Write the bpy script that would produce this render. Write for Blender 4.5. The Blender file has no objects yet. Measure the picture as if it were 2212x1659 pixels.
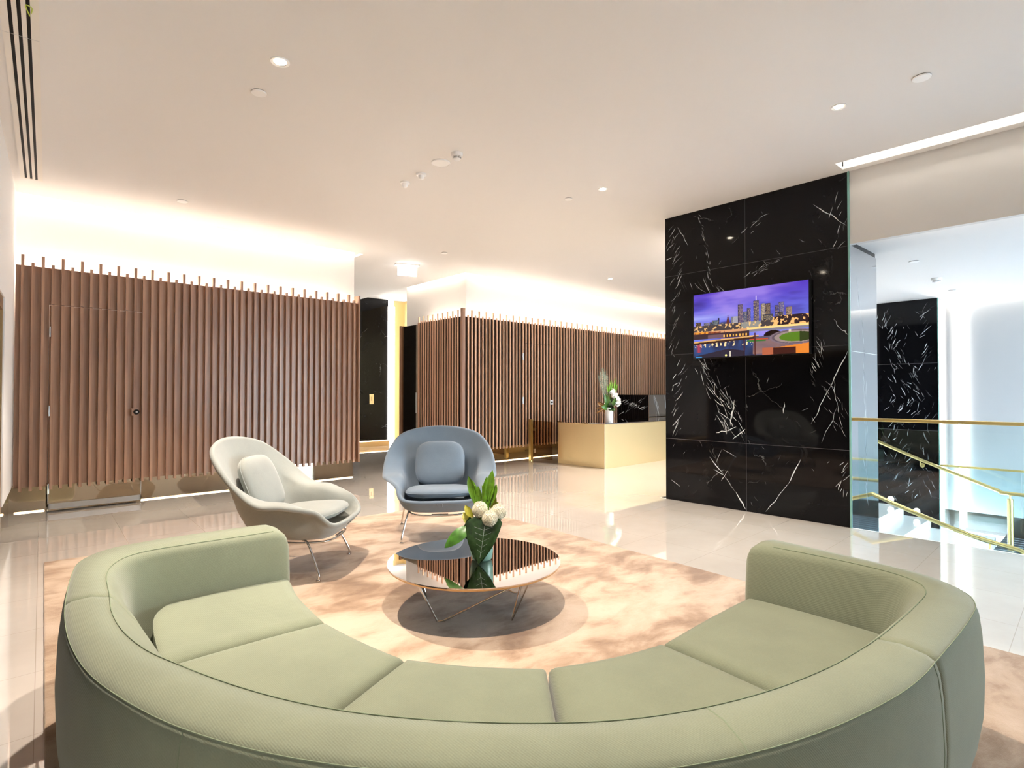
import bpy, bmesh, math, random
import numpy as np
from mathutils import Vector, Matrix, noise
random.seed(7)
S = bpy.context.scene
COL = S.collection
# ------------------------------------------------------------------ camera
F = 1223.0
PITCH = math.atan(18.5 / F)
YAW = math.radians(42.3)
cam = bpy.data.cameras.new('camera')
cam.sensor_fit = 'HORIZONTAL'; cam.sensor_width = 36.0
cam.lens = F / 2212 * 36.0
cam.clip_start = 0.02; cam.clip_end = 200
camo = bpy.data.objects.new('camera', cam); COL.objects.link(camo)
camo.location = (0, 0, 1.3)
camo.rotation_euler = (math.pi / 2 + PITCH, 0, -YAW)
S.camera = camo
# ------------------------------------------------------------------ world, exposure
S.view_settings.view_transform = 'Standard'
S.view_settings.look = 'None'
S.view_settings.gamma = 1.0
S.view_settings.use_curve_mapping = False
S.view_settings.exposure = 1.27
try:
    S.cycles.use_denoising = True
    S.cycles.denoiser = 'OPENIMAGEDENOISE'
    S.cycles.max_bounces = 10
    S.cycles.diffuse_bounces = 5
    S.cycles.glossy_bounces = 5
    S.cycles.transparent_max_bounces = 12
    S.cycles.sample_clamp_indirect = 6.0
    S.cycles.caustics_reflective = False
    S.cycles.caustics_refractive = False
except Exception:
    pass
W = bpy.data.worlds.new('daylight'); S.world = W; W.use_nodes = True
bg = W.node_tree.nodes['Background']
bg.inputs[0].default_value = (0.80, 0.90, 1.0, 1)
bg.inputs[1].default_value = 10

def light(name, kind, loc, rot=(0, 0, 0), **kw):
    l = bpy.data.lights.new(name, kind)
    for k, v in kw.items():
        if k == 'portal': l.cycles.is_portal = v
        else: setattr(l, k, v)
    o = bpy.data.objects.new(name, l); COL.objects.link(o)
    o.location = loc; o.rotation_euler = rot
    return o
# portals in the street facade openings (guide daylight sampling, emit nothing of their own)
light('facade_portal', 'AREA', (9.0, -3.98, .98), (math.radians(90), 0, math.pi), shape='RECTANGLE', size=5.6, size_y=3.85, portal=True)
WARM = (1.0, 0.72, 0.46)
SPOTS = [(1.333, 3.693, 3.42), (1.25, 1.55, 3.42), (4.637, 1.464, 3.42), (4.688, 3.735, 3.42), (4.7, 6.0, 3.42), (1.33, 5.9, 3.42), (8.3, 5.3, 3.42)]
SPOW = [250, 270, 150, 260, 300, 190, 500]
for p, e in zip(SPOTS, SPOW):
    light('downlight_beam', 'SPOT', p, energy=e, color=(1.0, 0.87, 0.74), spot_size=math.radians(84), spot_blend=0.7, shadow_soft_size=0.035)

# ------------------------------------------------------------------ materials
def mat(name, col=(.8, .8, .8), rough=.5, metal=0., spec=.5, emit=None, estr=0., nt=None, **kw):
    m = bpy.data.materials.new(name); m.use_nodes = True
    b = m.node_tree.nodes['Principled BSDF']
    b.inputs['Base Color'].default_value = (*col, 1)
    b.inputs['Roughness'].default_value = rough
    b.inputs['Metallic'].default_value = metal
    b.inputs['Specular IOR Level'].default_value = spec
    for k, v in kw.items(): b.inputs[k.replace('_', ' ')].default_value = v
    if emit:
        b.inputs['Emission Color'].default_value = (*emit, 1)
        b.inputs['Emission Strength'].default_value = estr
    if nt: nt(m.node_tree, b)
    return m

class NT:
    def __init__(s, t): s.t = t
    def n(s, typ, inp=None, **kw):
        x = s.t.nodes.new(typ)
        for k, v in kw.items(): setattr(x, k, v)
        for k, v in (inp or {}).items():
            if hasattr(v, 'is_output') or isinstance(v, bpy.types.NodeSocket): s.t.links.new(v, x.inputs[k])
            else: x.inputs[k].default_value = v
        return x
    def math(s, op, a, b=0.0, c=0.0, clamp=False):
        x = s.n('ShaderNodeMath', {0: a, 1: b, 2: c}, operation=op); x.use_clamp = clamp
        return x.outputs[0]
    def ramp(s, fac, pts):
        x = s.n('ShaderNodeValToRGB', {0: fac}); e = x.color_ramp.elements
        while len(e) < len(pts): e.new(0.5)
        for i, (p, c) in enumerate(pts):
            e[i].position = p; e[i].color = (*c, 1) if len(c) == 3 else c
        return x.outputs[0]
    def link(s, a, b): s.t.links.new(a, b)
    def coord(s, scale=(1, 1, 1), rot=(0, 0, 0), kind='Object', loc=(0, 0, 0)):
        tc = s.n('ShaderNodeTexCoord')
        mp = s.n('ShaderNodeMapping', {'Vector': tc.outputs[kind], 'Scale': scale, 'Rotation': rot, 'Location': loc})
        return mp.outputs[0]
    def noise(s, vec, scale, detail=4, rough=.5, dist=0., out=0):
        x = s.n('ShaderNodeTexNoise', {'Vector': vec, 'Scale': scale, 'Detail': detail, 'Roughness': rough, 'Distortion': dist})
        return x.outputs[out]
    def bump(s, h, strength, dist, b):
        x = s.n('ShaderNodeBump', {'Height': h, 'Strength': strength, 'Distance': dist})
        s.link(x.outputs[0], b.inputs['Normal'])

M = {}
M['paint'] = mat('white_plaster', (.86, .85, .84), .6, spec=.25)
M['paint_ceiling'] = mat('ceiling_plaster', (.80, .785, .775), .8, spec=.1)
M['paint_dimmed'] = mat('darkened_plaster', (.47, .48, .49), .55, spec=.3)  # white wall darkened in colour to hold down the stair hall brightness
M['paint_bulk'] = mat('shaded_plaster', (.62, .61, .60), .55, spec=.3)  # weaker light on the bulkhead put into its plaster colour
M['white'] = mat('white_enamel', (.95, .95, .95), .4)
M['grille_white'] = mat('cream_grille', (.80, .76, .70), .45)
M['black'] = mat('black_void', (.006, .006, .006), .6, spec=.2)
M['chrome'] = mat('polished_chrome', (.72, .71, .70), .10, 1.0)
M['steel'] = mat('brushed_steel', (.62, .62, .62), .28, 1.0)
M['brass'] = mat('satin_brass', (.78, .62, .27), .30, 1.0)
M['brass_light'] = mat('brushed_champagne', (.86, .70, .40), .38, .85)
M['bronze'] = mat('bronze_metal', (.50, .34, .17), .35, .9)
M['mirror'] = mat('bronze_mirror', (.50, .41, .30), .03, 1.0)
M['tablemirror'] = mat('grey_tinted_mirror', (.66, .60, .56), .015, 1.0)
M['sidemirror'] = mat('polished_grey_side', (.55, .56, .58), .06, 1.0)
M['led'] = mat('led_warm', (1, 1, 1), .5, emit=(1.0, .82, .64), estr=10)
M['led_floor'] = mat('led_floor_warm', (1, 1, 1), .5, emit=(1.0, .78, .52), estr=3.2)
M['led_hot'] = mat('led_warm_bright', (1, 1, 1), .5, emit=(1.0, .84, .68), estr=17)
M['led_white'] = mat('led_neutral', (1, 1, 1), .5, emit=(1.0, .93, .85), estr=16)
M['led_soft'] = mat('led_neutral_soft', (1, 1, 1), .5, emit=(1.0, .92, .80), estr=5)
M['lamp'] = mat('lamp_lens', (1, 1, 1), .5, emit=(1.0, .86, .66), estr=60)
M['lamp_dim'] = mat('lamp_lens_dim', (1, 1, 1), .5, emit=(1.0, .9, .8), estr=4)
M['signwhite'] = mat('lit_sign_white', (1, 1, 1), .5, emit=(1, 1, .97), estr=3.0)

def nt_floor(t, b):
    N = NT(t)
    tc = N.n('ShaderNodeTexCoord').outputs['Object']
    sp = N.n('ShaderNodeSeparateXYZ', {0: tc})
    u = N.math('SUBTRACT', sp.outputs[0], N.math('MULTIPLY', sp.outputs[1], .045))
    v = N.math('SUBTRACT', sp.outputs[1], N.math('MULTIPLY', sp.outputs[0], .03))
    def line(x, off, per):
        f = N.math('FRACT', N.math('DIVIDE', N.math('ADD', x, off), per))
        d = N.math('ABSOLUTE', N.math('SUBTRACT', f, .5))
        return N.math('GREATER_THAN', d, .5 - .0013 / per)
    g = N.math('MAXIMUM', line(u, .01, .6), line(v, .3, .625))
    n = N.noise(N.coord(), 2.2, 5, .6)
    c = N.ramp(n, [(.3, (.66, .61, .55)), (.7, (.73, .685, .63))])
    mx = N.n('ShaderNodeMix', {0: g}, data_type='RGBA')
    N.link(c, mx.inputs[6]); mx.inputs[7].default_value = (.50, .44, .38, 1)
    N.link(mx.outputs[2], b.inputs['Base Color'])
    N.link(N.math('ADD', N.math('MULTIPLY', N.noise(N.coord(), 6, 3), .03), .015), b.inputs['Roughness'])
M['floor'] = mat('polished_cream_tile', (.7, .65, .58), .06, spec=1.0, nt=nt_floor, IOR=1.8, Coat_Weight=1.0, Coat_Roughness=.01)

def nt_rug(t, b):
    N = NT(t); c0 = N.coord()
    big = N.noise(c0, 1.1, 3, .6, .8)
    mid = N.noise(N.coord((1, 1.7, 1), (0, 0, .7)), 3.0, 6, .62, .35)
    f = N.math('ADD', N.math('MULTIPLY', big, .45), N.math('MULTIPLY', mid, .62))
    c = N.ramp(f, [(.40, (.225, .135, .08)), (.48, (.34, .225, .145)), (.55, (.46, .335, .235)), (.64, (.54, .41, .305))])
    N.link(c, b.inputs['Base Color'])
    fine = N.noise(c0, 220, 2)
    h = N.math('ADD', N.math('MULTIPLY', fine, .5), N.math('MULTIPLY', mid, 1.5))
    N.bump(h, .5, .006, b)
M['rug'] = mat('plush_taupe_rug', (.5, .4, .3), .95, spec=.1, nt=nt_rug, Sheen_Weight=.35, Sheen_Roughness=.5)

def fabric(name, c1, c2, sc=900, twill=True, sheen=.25):
    def nt(t, b):
        N = NT(t); c0 = N.coord()
        n = N.noise(c0, 5, 4, .6)
        n2 = N.noise(c0, 260, 2, .6)
        f = N.math('ADD', N.math('MULTIPLY', n, .55), N.math('MULTIPLY', n2, .45))
        N.link(N.ramp(f, [(.35, c1), (.65, c2)]), b.inputs['Base Color'])
        if twill:
            sp = N.n('ShaderNodeSeparateXYZ', {0: c0})
            s_ = N.math('ADD', N.math('MULTIPLY', sp.outputs[0], 1.35), sp.outputs[2])
            w = N.math('SINE', N.math('MULTIPLY', s_, sc))
            h = N.math('ADD', N.math('MULTIPLY', w, .22), n2)
        else:
            h = n2
        N.bump(h, .35, .0016, b)
    return mat(name, c2, .92, spec=.15, nt=nt, Sheen_Weight=sheen, Sheen_Roughness=.5)
M['sofa'] = fabric('sage_green_wool', (.188, .205, .142), (.222, .242, .165))
M['sofa_seam'] = mat('sage_green_stitching', (.22, .26, .175), .9, spec=.1)
M['chair_warm_lit'] = fabric('chair_fabric_warm_lit', (.29, .30, .275), (.34, .35, .315), twill=False, sheen=.4)  # one chair fabric in two tints; warm light put into this colour
M['chair_cool_lit'] = fabric('chair_fabric_cool_lit', (.165, .215, .275), (.20, .25, .31), twill=False)  # same chair fabric, cool light put into its colour

def wood(name, dark, mid, lite, rough=.42):
    def nt(t, b):
        N = NT(t)
        c = N.coord((18, 18, .9))
        g = N.noise(c, 1.6, 5, .55, .25)
        blk = N.noise(N.coord((6.1, 6.1, .02)), 1.0, 1)
        fine = N.noise(N.coord((120, 120, 3)), 1.0, 3)
        f = N.math('ADD', N.math('ADD', N.math('MULTIPLY', g, .5), N.math('MULTIPLY', blk, .35)), N.math('MULTIPLY', fine, .18))
        N.link(N.ramp(f, [(.36, dark), (.5, mid), (.66, lite)]), b.inputs['Base Color'])
        N.bump(fine, .12, .001, b)
    return mat(name, mid, rough, spec=.5, nt=nt, Coat_Weight=.6, Coat_Roughness=.32)
M['wood'] = wood('walnut_slats', (.20, .098, .055), (.31, .165, .098), (.42, .245, .155), .36)
M['wood_back'] = wood('walnut_backing', (.22, .115, .068), (.30, .165, .10), (.38, .22, .14), .4)
M['wood2'] = wood('oiled_slats', (.48, .26, .155), (.62, .36, .23), (.72, .46, .31), .36)
M['wood_dark'] = mat('dark_backing', (.018, .009, .006), .7, spec=.15)  # near-black backing behind the slats of the long screen

def nt_marble(t, b):
    N = NT(t); c0 = N.coord()
    d = N.noise(c0, 2.3, 5, .6, 0, out=1)
    vadd = N.n('ShaderNodeVectorMath', {0: c0, 1: N.n('ShaderNodeVectorMath', {0: d, 'Scale': .35}, operation='SCALE').outputs[0]}, operation='ADD').outputs[0]
    vor = N.n('ShaderNodeTexVoronoi', {'Vector': vadd, 'Scale': 1.7}, feature='DISTANCE_TO_EDGE').outputs[0]
    ln = N.math('SUBTRACT', 1.0, N.math('MULTIPLY', vor, 160), clamp=True)
    msk = N.math('MULTIPLY', N.math('SUBTRACT', N.noise(c0, 1.3, 4, .7), .56), 6, clamp=True)
    haze = N.math('MULTIPLY', N.math('SUBTRACT', N.noise(c0, 3.1, 7, .75, 1.0), .60), 3, clamp=True)
    f = N.math('ADD', N.math('MULTIPLY', N.math('MULTIPLY', ln, msk), .35), N.math('MULTIPLY', haze, .035), clamp=True)
    mx = N.n('ShaderNodeMix', {0: f}, data_type='RGBA')
    mx.inputs[6].default_value = (.004, .004, .005, 1); mx.inputs[7].default_value = (.75, .78, .80, 1)
    N.link(mx.outputs[2], b.inputs['Base Color'])
M['marble'] = mat('black_marble', (.007, .007, .008), .05, nt=nt_marble, IOR=1.30)
M['vein'] = mat('white_marble_vein', (.62, .66, .68), .12, IOR=1.30)
M['vein_dim'] = mat('grey_marble_vein', (.16, .17, .18), .12, IOR=1.30)
M['joint'] = mat('marble_joint', (.07, .07, .08), .4)

def glass(name, tint, refl=.9):
    m = bpy.data.materials.new(name); m.use_nodes = True
    t = m.node_tree; t.nodes.clear(); N = NT(t)
    tr = N.n('ShaderNodeBsdfTransparent', {0: (*tint, 1)})
    gl = N.n('ShaderNodeBsdfGlossy', {0: (refl, refl, refl, 1), 'Roughness': .01})
    fr = N.n('ShaderNodeFresnel', {'IOR': 1.5})
    geo = N.n('ShaderNodeNewGeometry')
    ff = N.math('MULTIPLY', fr.outputs[0], N.math('SUBTRACT', 1.0, geo.outputs['Backfacing']))
    mx = N.n('ShaderNodeMixShader', {0: ff, 1: tr.outputs[0], 2: gl.outputs[0]})
    out = N.n('ShaderNodeOutputMaterial'); N.link(mx.outputs[0], out.inputs[0])
    return m
M['glass'] = glass('clear_balustrade_glass', (.90, .965, .97))
M['glass_edge'] = mat('green_glass_edge', (.20, .42, .38), .15)
M['glass_bronze'] = glass('bronze_gate_glass', (.72, .60, .46))
M['facade_glass'] = glass('facade_glass', (.93, .97, .98))
M['darkglass'] = mat('dark_bronze_glass', (.035, .03, .024), .03, spec=.8)
M['stone_white'] = mat('white_stone_step', (.86, .87, .87), .12, spec=.6)
M['ceramic_mint'] = mat('mint_ceramic', (.36, .60, .47), .18)
M['ceramic_white'] = mat('white_ceramic', (.80, .80, .80), .2)

def nt_leaf(t, b):
    N = NT(t)
    g = N.noise(N.coord((3, 3, 3)), 9, 3)
    base = b.inputs['Base Color'].default_value[:3]
    N.link(N.ramp(g, [(.3, tuple(x * .6 for x in base)), (.7, tuple(min(1, x * 1.3) for x in base))]), b.inputs['Base Color'])
M['leaf_dark'] = mat('dark_glossy_leaf', (.018, .045, .012), .22, nt=nt_leaf)
M['leaf_mid'] = mat('green_leaf', (.05, .15, .018), .35, nt=nt_leaf)
M['leaf_bright'] = mat('lime_leaf', (.13, .28, .02), .4, nt=nt_leaf, Subsurface_Weight=.1)
M['leaf_yellow'] = mat('yellow_green_petal', (.42, .40, .05), .5, nt=nt_leaf)
M['leaf_grey'] = mat('grey_green_frond', (.22, .28, .22), .6, nt=nt_leaf)
M['leaf_brown'] = mat('russet_leaf', (.25, .12, .03), .5, nt=nt_leaf)
M['petal'] = mat('cream_white_petal', (.88, .85, .74), .7, spec=.2)
M['petal_white'] = mat('white_petal', (.9, .9, .9), .6, spec=.2)
M['mat_dark'] = mat('entrance_matting', (.035, .05, .065), .35)
M['mat_line'] = mat('matting_strip', (.55, .65, .72), .25)
M['blue_tile'] = mat('blue_floor_tile', (.05, .16, .30), .2)
M['card'] = mat('white_card', (.85, .85, .85), .5)
M['cord'] = mat('green_cord', (.45, .55, .05), .6)
M['outside'] = mat('street_paving', (.35, .35, .36), .8)

# ------------------------------------------------------------------ mesh helpers
class MB:
    def __init__(s): s.v = []; s.f = []; s.m = []; s.cur = 0
    def add(s, vs, fs):
        o = len(s.v); s.v += [tuple(map(float, p)) for p in vs]
        s.f += [[o + i for i in f] for f in fs]; s.m += [s.cur] * len(fs); return s
    def box(s, x0, x1, y0, y1, z0, z1):
        vs = [(x, y, z) for z in (z0, z1) for y in (y0, y1) for x in (x0, x1)]
        return s.add(vs, [(0, 2, 3, 1), (4, 5, 7, 6), (0, 1, 5, 4), (2, 6, 7, 3), (0, 4, 6, 2), (1, 3, 7, 5)])
    def hexa(s, b, z0, z1):
        n = len(b)
        vs = [(x, y, z0) for x, y in b] + [(x, y, z1) for x, y in b]
        fs = [tuple(range(n))[::-1], tuple(range(n, 2 * n))] + [(i, (i + 1) % n, n + (i + 1) % n, n + i) for i in range(n)]
        return s.add(vs, fs)
    def tube(s, pts, r, n=8, cap=True, closed=False):
        P = [Vector(p) for p in pts]; k = len(P); rings = []
        R = r if hasattr(r, '__len__') else [r] * k
        up = None
        for i, p in enumerate(P):
            if closed: t = P[(i + 1) % k] - P[i - 1]
            else: t = P[min(i + 1, k - 1)] - P[max(i - 1, 0)]
            t.normalize()
            if up is None:
                up = Vector((0, 0, 1)) if abs(t.z) < .9 else Vector((1, 0, 0))
            a = t.cross(up)
            if a.length < 1e-6: a = t.orthogonal()
            a.normalize(); b_ = a.cross(t).normalized(); up = b_
            rings.append([p + a * math.cos(2 * math.pi * j / n) * R[i] + b_ * math.sin(2 * math.pi * j / n) * R[i] for j in range(n)])
        vs = [q for r_ in rings for q in r_]; fs = []
        for i in range(k if closed else k - 1):
            i2 = (i + 1) % k
            for j in range(n):
                fs.append((i * n + j, i * n + (j + 1) % n, i2 * n + (j + 1) % n, i2 * n + j))
        if cap and not closed: fs += [tuple(range(n))[::-1], tuple((k - 1) * n + j for j in range(n))]
        return s.add(vs, fs)
    def lathe(s, prof, c=(0, 0, 0), n=40, cap=True):
        vs = []; fs = []; k = len(prof)
        for r, z in prof:
            for j in range(n):
                a = 2 * math.pi * j / n; vs.append((c[0] + r * math.cos(a), c[1] + r * math.sin(a), c[2] + z))
        for i in range(k - 1):
            for j in range(n): fs.append((i * n + j, i * n + (j + 1) % n, (i + 1) * n + (j + 1) % n, (i + 1) * n + j))
        if cap and prof[0][0] > 0: fs.append(tuple(range(n))[::-1])
        if cap and prof[-1][0] > 0: fs.append(tuple((k - 1) * n + j for j in range(n)))
        return s.add(vs, fs)
    def sphere(s, c, r, n=12, sc=(1, 1, 1)):
        vs = []; fs = []
        for i in range(n + 1):
            th = math.pi * i / n
            for j in range(2 * n):
                ph = math.pi * j / n
                vs.append((c[0] + r * sc[0] * math.sin(th) * math.cos(ph), c[1] + r * sc[1] * math.sin(th) * math.sin(ph), c[2] + r * sc[2] * math.cos(th)))
        for i in range(n):
            for j in range(2 * n):
                fs.append((i * 2 * n + j, (i + 1) * 2 * n + j, (i + 1) * 2 * n + (j + 1) % (2 * n), i * 2 * n + (j + 1) % (2 * n)))
        return s.add(vs, fs)
    def grid(s, rows, closeu=False):
        R = len(rows); Cn = len(rows[0])
        fs = []
        for i in range(R - 1):
            for j in range(Cn if closeu else Cn - 1):
                fs.append((i * Cn + j, i * Cn + (j + 1) % Cn, (i + 1) * Cn + (j + 1) % Cn, (i + 1) * Cn + j))
        return s.add([p for r in rows for p in r], fs)
    def build(s, name, mats, parent=None, smooth=None, bevel=0, loc=None, props=None, recalc=True):
        me = bpy.data.meshes.new(name)
        me.from_pydata(s.v, [], s.f)
        ml = mats if isinstance(mats, (list, tuple)) else [mats]
        for m in ml: me.materials.append(M[m] if isinstance(m, str) else m)
        if any(s.m): me.polygons.foreach_set('material_index', s.m)
        if recalc or smooth is not None:
            bm = bmesh.new(); bm.from_mesh(me)
            bmesh.ops.remove_doubles(bm, verts=bm.verts, dist=1e-5)
            bmesh.ops.recalc_face_normals(bm, faces=bm.faces)
            if smooth is not None:
                for f in bm.faces: f.smooth = True
                for e in bm.edges:
                    if len(e.link_faces) == 2 and e.calc_face_angle(0) > math.radians(smooth): e.smooth = False
            bm.to_mesh(me); bm.free()
        o = bpy.data.objects.new(name, me); COL.objects.link(o)
        if parent is not None: o.parent = parent
        if loc: o.location = loc
        if bevel:
            b = o.modifiers.new('bevel', 'BEVEL'); b.width = bevel; b.segments = 2; b.limit_method = 'ANGLE'
        for k, v in (props or {}).items(): o[k] = v
        return o

def tag(o, label, cat, group=None):
    o['label'] = label; o['category'] = cat
    if group: o['group'] = group
    return o
def thing(name, label, cat, loc=(0, 0, 0), rz=0, group=None):
    o = bpy.data.objects.new(name, None); COL.objects.link(o); o.empty_display_size = .05
    o.location = loc; o.rotation_euler = (0, 0, rz)
    return tag(o, label, cat, group)
def struct(name, mb, m, **kw):
    o = mb.build(name, m, **kw); o['kind'] = 'structure'; return o
def copy_tree(o, parent=None):
    c = o.copy(); COL.objects.link(c); c.parent = parent
    for ch in [x for x in bpy.data.objects if x.parent == o]: copy_tree(ch, c)
    return c
def catmull(P, n, closed=False):
    P = [np.array(p, float) for p in P]; out = []; k = len(P)
    segs = k if closed else k - 1
    for i in range(segs):
        if closed: a, b, c, d = P[i - 1], P[i], P[(i + 1) % k], P[(i + 2) % k]
        else: a, b, c, d = P[max(i - 1, 0)], P[i], P[i + 1], P[min(i + 2, k - 1)]
        for j in range(n):
            t = j / n
            out.append(.5 * ((2 * b) + (c - a) * t + (2 * a - 5 * b + 4 * c - d) * t * t + (3 * b - a - 3 * c + d) * t ** 3))
    if not closed: out.append(P[-1])
    return out

# ------------------------------------------------------------------ room shell
HC = 3.44; HT = 3.60; HL = 2.78; HB = 2.735
XP = 6.08
def lwx(y): return -.375 + .063 * y
fl = MB()
fl.box(-1.2, 6.08, -4.0, 16.0, -.3, 0); fl.box(6.08, 13.2, 3.966, 16.0, -.3, 0)
struct('floor', fl, 'floor')
ce = MB(); cz0, cz1 = HC, HC + .03
for r in [(-1.2, 5.78, -4.0, 8.0), (5.98, 6.08, -4.0, 1.86), (5.78, 6.08, 1.86, 8.0), (6.08, 13.2, 3.86, 8.0), (5.78, 5.98, -4.0, -3.9),
          (4.17, 6.15, 8.0, 12.38), (-1.2, 0.09, 8.0, 8.3)]:
    ce.box(*r, cz0, cz1)
ce.box(-1.2, 13.2, -4.2, 16.0, HT, HT + .1)
ce.box(5.755, 5.775, -4.0, 1.86, HC + .031, HT - .001); ce.box(5.985, 6.0, -4.0, 1.855, HC + .031, HT - .001); ce.box(5.78, 5.984, 1.865, 1.88, HC + .031, HT - .001)
struct('ceiling', ce, 'paint_ceiling')
lc = MB(); lc.box(6.16, 11.48, -4.0, 1.849, HL, HL + .04); lc.box(6.94, 11.48, 1.849, 3.82, HL, HL + .04); lc.box(11.48, 11.9, -4.0, 3.82, HL + .12, HL + .16); lc.box(11.44, 11.48, -4.0, 3.82, HL + .04, HL + .16)
struct('ceiling', lc, 'paint_ceiling')
bk = MB(); bk.box(6.08, 6.15, -4.0, 1.845, HB, HT); bk.box(6.93, 11.9, 3.82, 3.86, HL, HT)
struct('wall_bulkhead', bk, 'paint_bulk')
wb = MB(); wb.box(-.2, 4.07, 8.1, 8.3, .30, HT); wb.box(3.95, 4.07, 8.3, 12.5, 0, HT)
struct('wall_back', wb, 'paint')
w2 = MB(); w2.box(6.25, 13.2, 8.1, 8.3, .30, HT); w2.box(6.25, 6.45, 8.301, 10.1, .3, HT)
struct('wall_core', w2, 'paint')
# mirrored plinths under both screens
pl = MB(); pl.box(-.2, 4.06, 8.10, 8.28, 0, .30)
struct('baseboard_back', pl, 'mirror')
pl = MB(); pl.box(6.26, 13.2, 8.10, 8.28, 0, .30); pl.box(6.26, 6.4, 8.28, 10.1, 0, .30)
struct('baseboard_core', pl, 'mirror')
# left wall with its opening, leaning slightly off the grid
wl = MB()
def lw(y0, y1, z0, z1, t=.25, off=0):
    wl.hexa([(lwx(y0) + off, y0), (lwx(y1) + off, y1), (lwx(y1) - t, y1), (lwx(y0) - t, y0)], z0, z1)
lw(6.65, 8.10, .30, HT); lw(1.2, 6.65, 2.13, HT); lw(-4.0, 1.2, 0, HT)
struct('wall_left', wl, 'paint')
wl = MB(); lw(6.65, 8.12, 0, .30, .18, -.03)
struct('baseboard_left', wl, 'mirror')
d3 = thing('glass_door', 'dark bronze glass door set in the left wall at the frame edge', 'door')
wl = MB(); lw(1.26, 6.6, 0.06, 2.02, .04, -.10); wl.build('door_panel', 'darkglass', d3)
wl = MB(); lw(1.2, 6.65, 2.02, 2.13, .14, -.01); lw(6.6, 6.65, 0, 2.02, .14, -.01); lw(1.2, 1.26, 0, 2.02, .14, -.01); lw(1.26, 6.6, 0, .06, .14, -.04)
wl.build('door_frame', 'bronze', d3)
# far corridor wall
cw = MB(); cw.box(3.9, 7.17, 12.45, 12.6, 0, HT)
struct('wall_corridor', cw, 'marble')
cw = MB(); cw.box(7.33, 7.62, 12.45, 12.6, 0, HT); cw.box(7.62, 7.68, 10.1, 12.6, 0, HT)
struct('wall_corridor_side', cw, 'brass_light')
cw = MB(); cw.box(3.9, 7.17, 12.38, 12.45, .0, .12)
struct('baseboard_corridor', cw, 'bronze')
cw = MB(); cw.box(7.7, 13.2, 10.1, 10.2, 0, HT); cw.box(6.45, 7.7, 10.1, 10.2, 2.9, HT)
struct('wall_service', cw, 'paint')
# right hand side: stair hall back wall, end walls
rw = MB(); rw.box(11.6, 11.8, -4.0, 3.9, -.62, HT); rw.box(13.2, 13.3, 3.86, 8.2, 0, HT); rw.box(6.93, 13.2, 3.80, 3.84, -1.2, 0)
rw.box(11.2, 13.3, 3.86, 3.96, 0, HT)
struct('wall_right', rw, 'paint_dimmed')
rw = MB(); rw.box(11.66, 11.72, -4.0, 3.9, -.95, -.62)
struct('wall_right_glazing', rw, 'darkglass')
# street facade behind the camera
fc = MB(); fc.box(-1.2, 11.9, -4.15, -4.0, 2.9, HT); fc.box(-1.2, 6.2, -4.15, -4.0, -.3, 2.9)
struct('wall_front', fc, 'paint')
fr = MB()
for x in np.arange(6.23, 11.9, 1.38): fr.box(x - .03, x + .03, -4.12, -4.02, -.95 if x > 6.1 else 0, 2.9)
fr.box(6.2, 11.8, -4.1, -4.04, 2.2, 2.25)
fw_ = struct('window_1', fr, 'bronze')
g = MB(); g.box(6.2, 11.8, -4.075, -4.065, -.95, 2.9); g.build('window_pane', 'facade_glass', fw_)
og = MB(); og.box(-14, 26, -30, -4.2, -1.05, -.95)
struct('floor_street', og, 'outside')
st = MB(); st.cur = 0
st.box(6.08, 11.7, -4.2, 1.384, -1.1, -.95)
struct('floor_entry', st, 'mat_dark')
ms = MB()
for i in range(34):
    x = 6.2 + i * .165; ms.box(x, x + .012, -4.0, 1.37, -.949, -.946)
o = struct('trim_1', ms, 'mat_line')
bt = MB()
for i in range(4):
    for j in range(3): bt.box(6.5 + i * .62, 7.08 + i * .62, -.1 - j * .62, .46 - j * .62, -.949, -.942)
struct('trim_2', bt, 'blue_tile')
# stair flight
sr = MB()
lv = [(3.606, 3.966, -.095), (3.246, 3.606, -.24), (2.886, 3.246, -.385), (2.526, 2.886, -.53), (2.166, 2.526, -.675), (1.384, 2.166, -.815)]
for y0, y1, z in lv: sr.box(6.12, 10.84, y0, y1, -1.1, z)
o = sr.build('staircase', 'stone_white', props={'kind': 'structure'})
fe = MB(); fe.box(6.08, 6.115, -4.0, 3.966, -1.1, -.001)
struct('trim_3', fe, 'paint')

# LED strips in coves, plinths and behind the screens
def led(name, label, boxes, m='led', group=None):
    b = MB()
    for q in boxes: b.box(*q)
    return tag(b.build(name, m), label, 'light strip', group)
led('cove_light', 'warm light strip in the ceiling cove above the left slatted screen', [(.12, 4.05, 8.035, 8.06, 3.53, 3.545)], 'led_hot')
led('cove_light', 'warm light strip in the ceiling cove above the long screen behind the desk', [(6.25, 13.1, 8.035, 8.06, 3.53, 3.545)], 'led')
led('cove_light', 'warm light strip in the cove on the corridor side of the slatted core', [(6.18, 6.205, 8.1, 10.1, 3.53, 3.545)], 'led')
led('cove_light', 'warm light strip in the ceiling cove on the left of the corridor', [(4.10, 4.125, 8.1, 12.3, 3.53, 3.545)], 'led')
led('cove_light', 'bright light strip in the ceiling slot above the stair edge', [(5.86, 5.90, -3.9, 1.84, 3.585, 3.598)], 'led_soft')
led('cove_light', 'hidden light strip behind the lip of the bulkhead over the stair', [(6.155, 6.17, -3.9, 1.84, HB + .005, HB + .03)], 'led_soft')
led('cove_light', 'light strip in the cove at the top of the far stair wall', [(11.55, 11.58, -3.9, 3.7, HL + .07, HL + .10)], 'led_soft')
led('cove_light', 'hidden light strip high behind the black television pillar', [(6.95, 12.0, 3.865, 3.885, 3.20, 3.23)], 'led_hot')
led('screen_top_light', 'glowing strip hidden behind the top of the left slatted screen', [(.16, 4.0, 8.0, 8.03, 2.60, 2.615)], 'led_hot')
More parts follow.
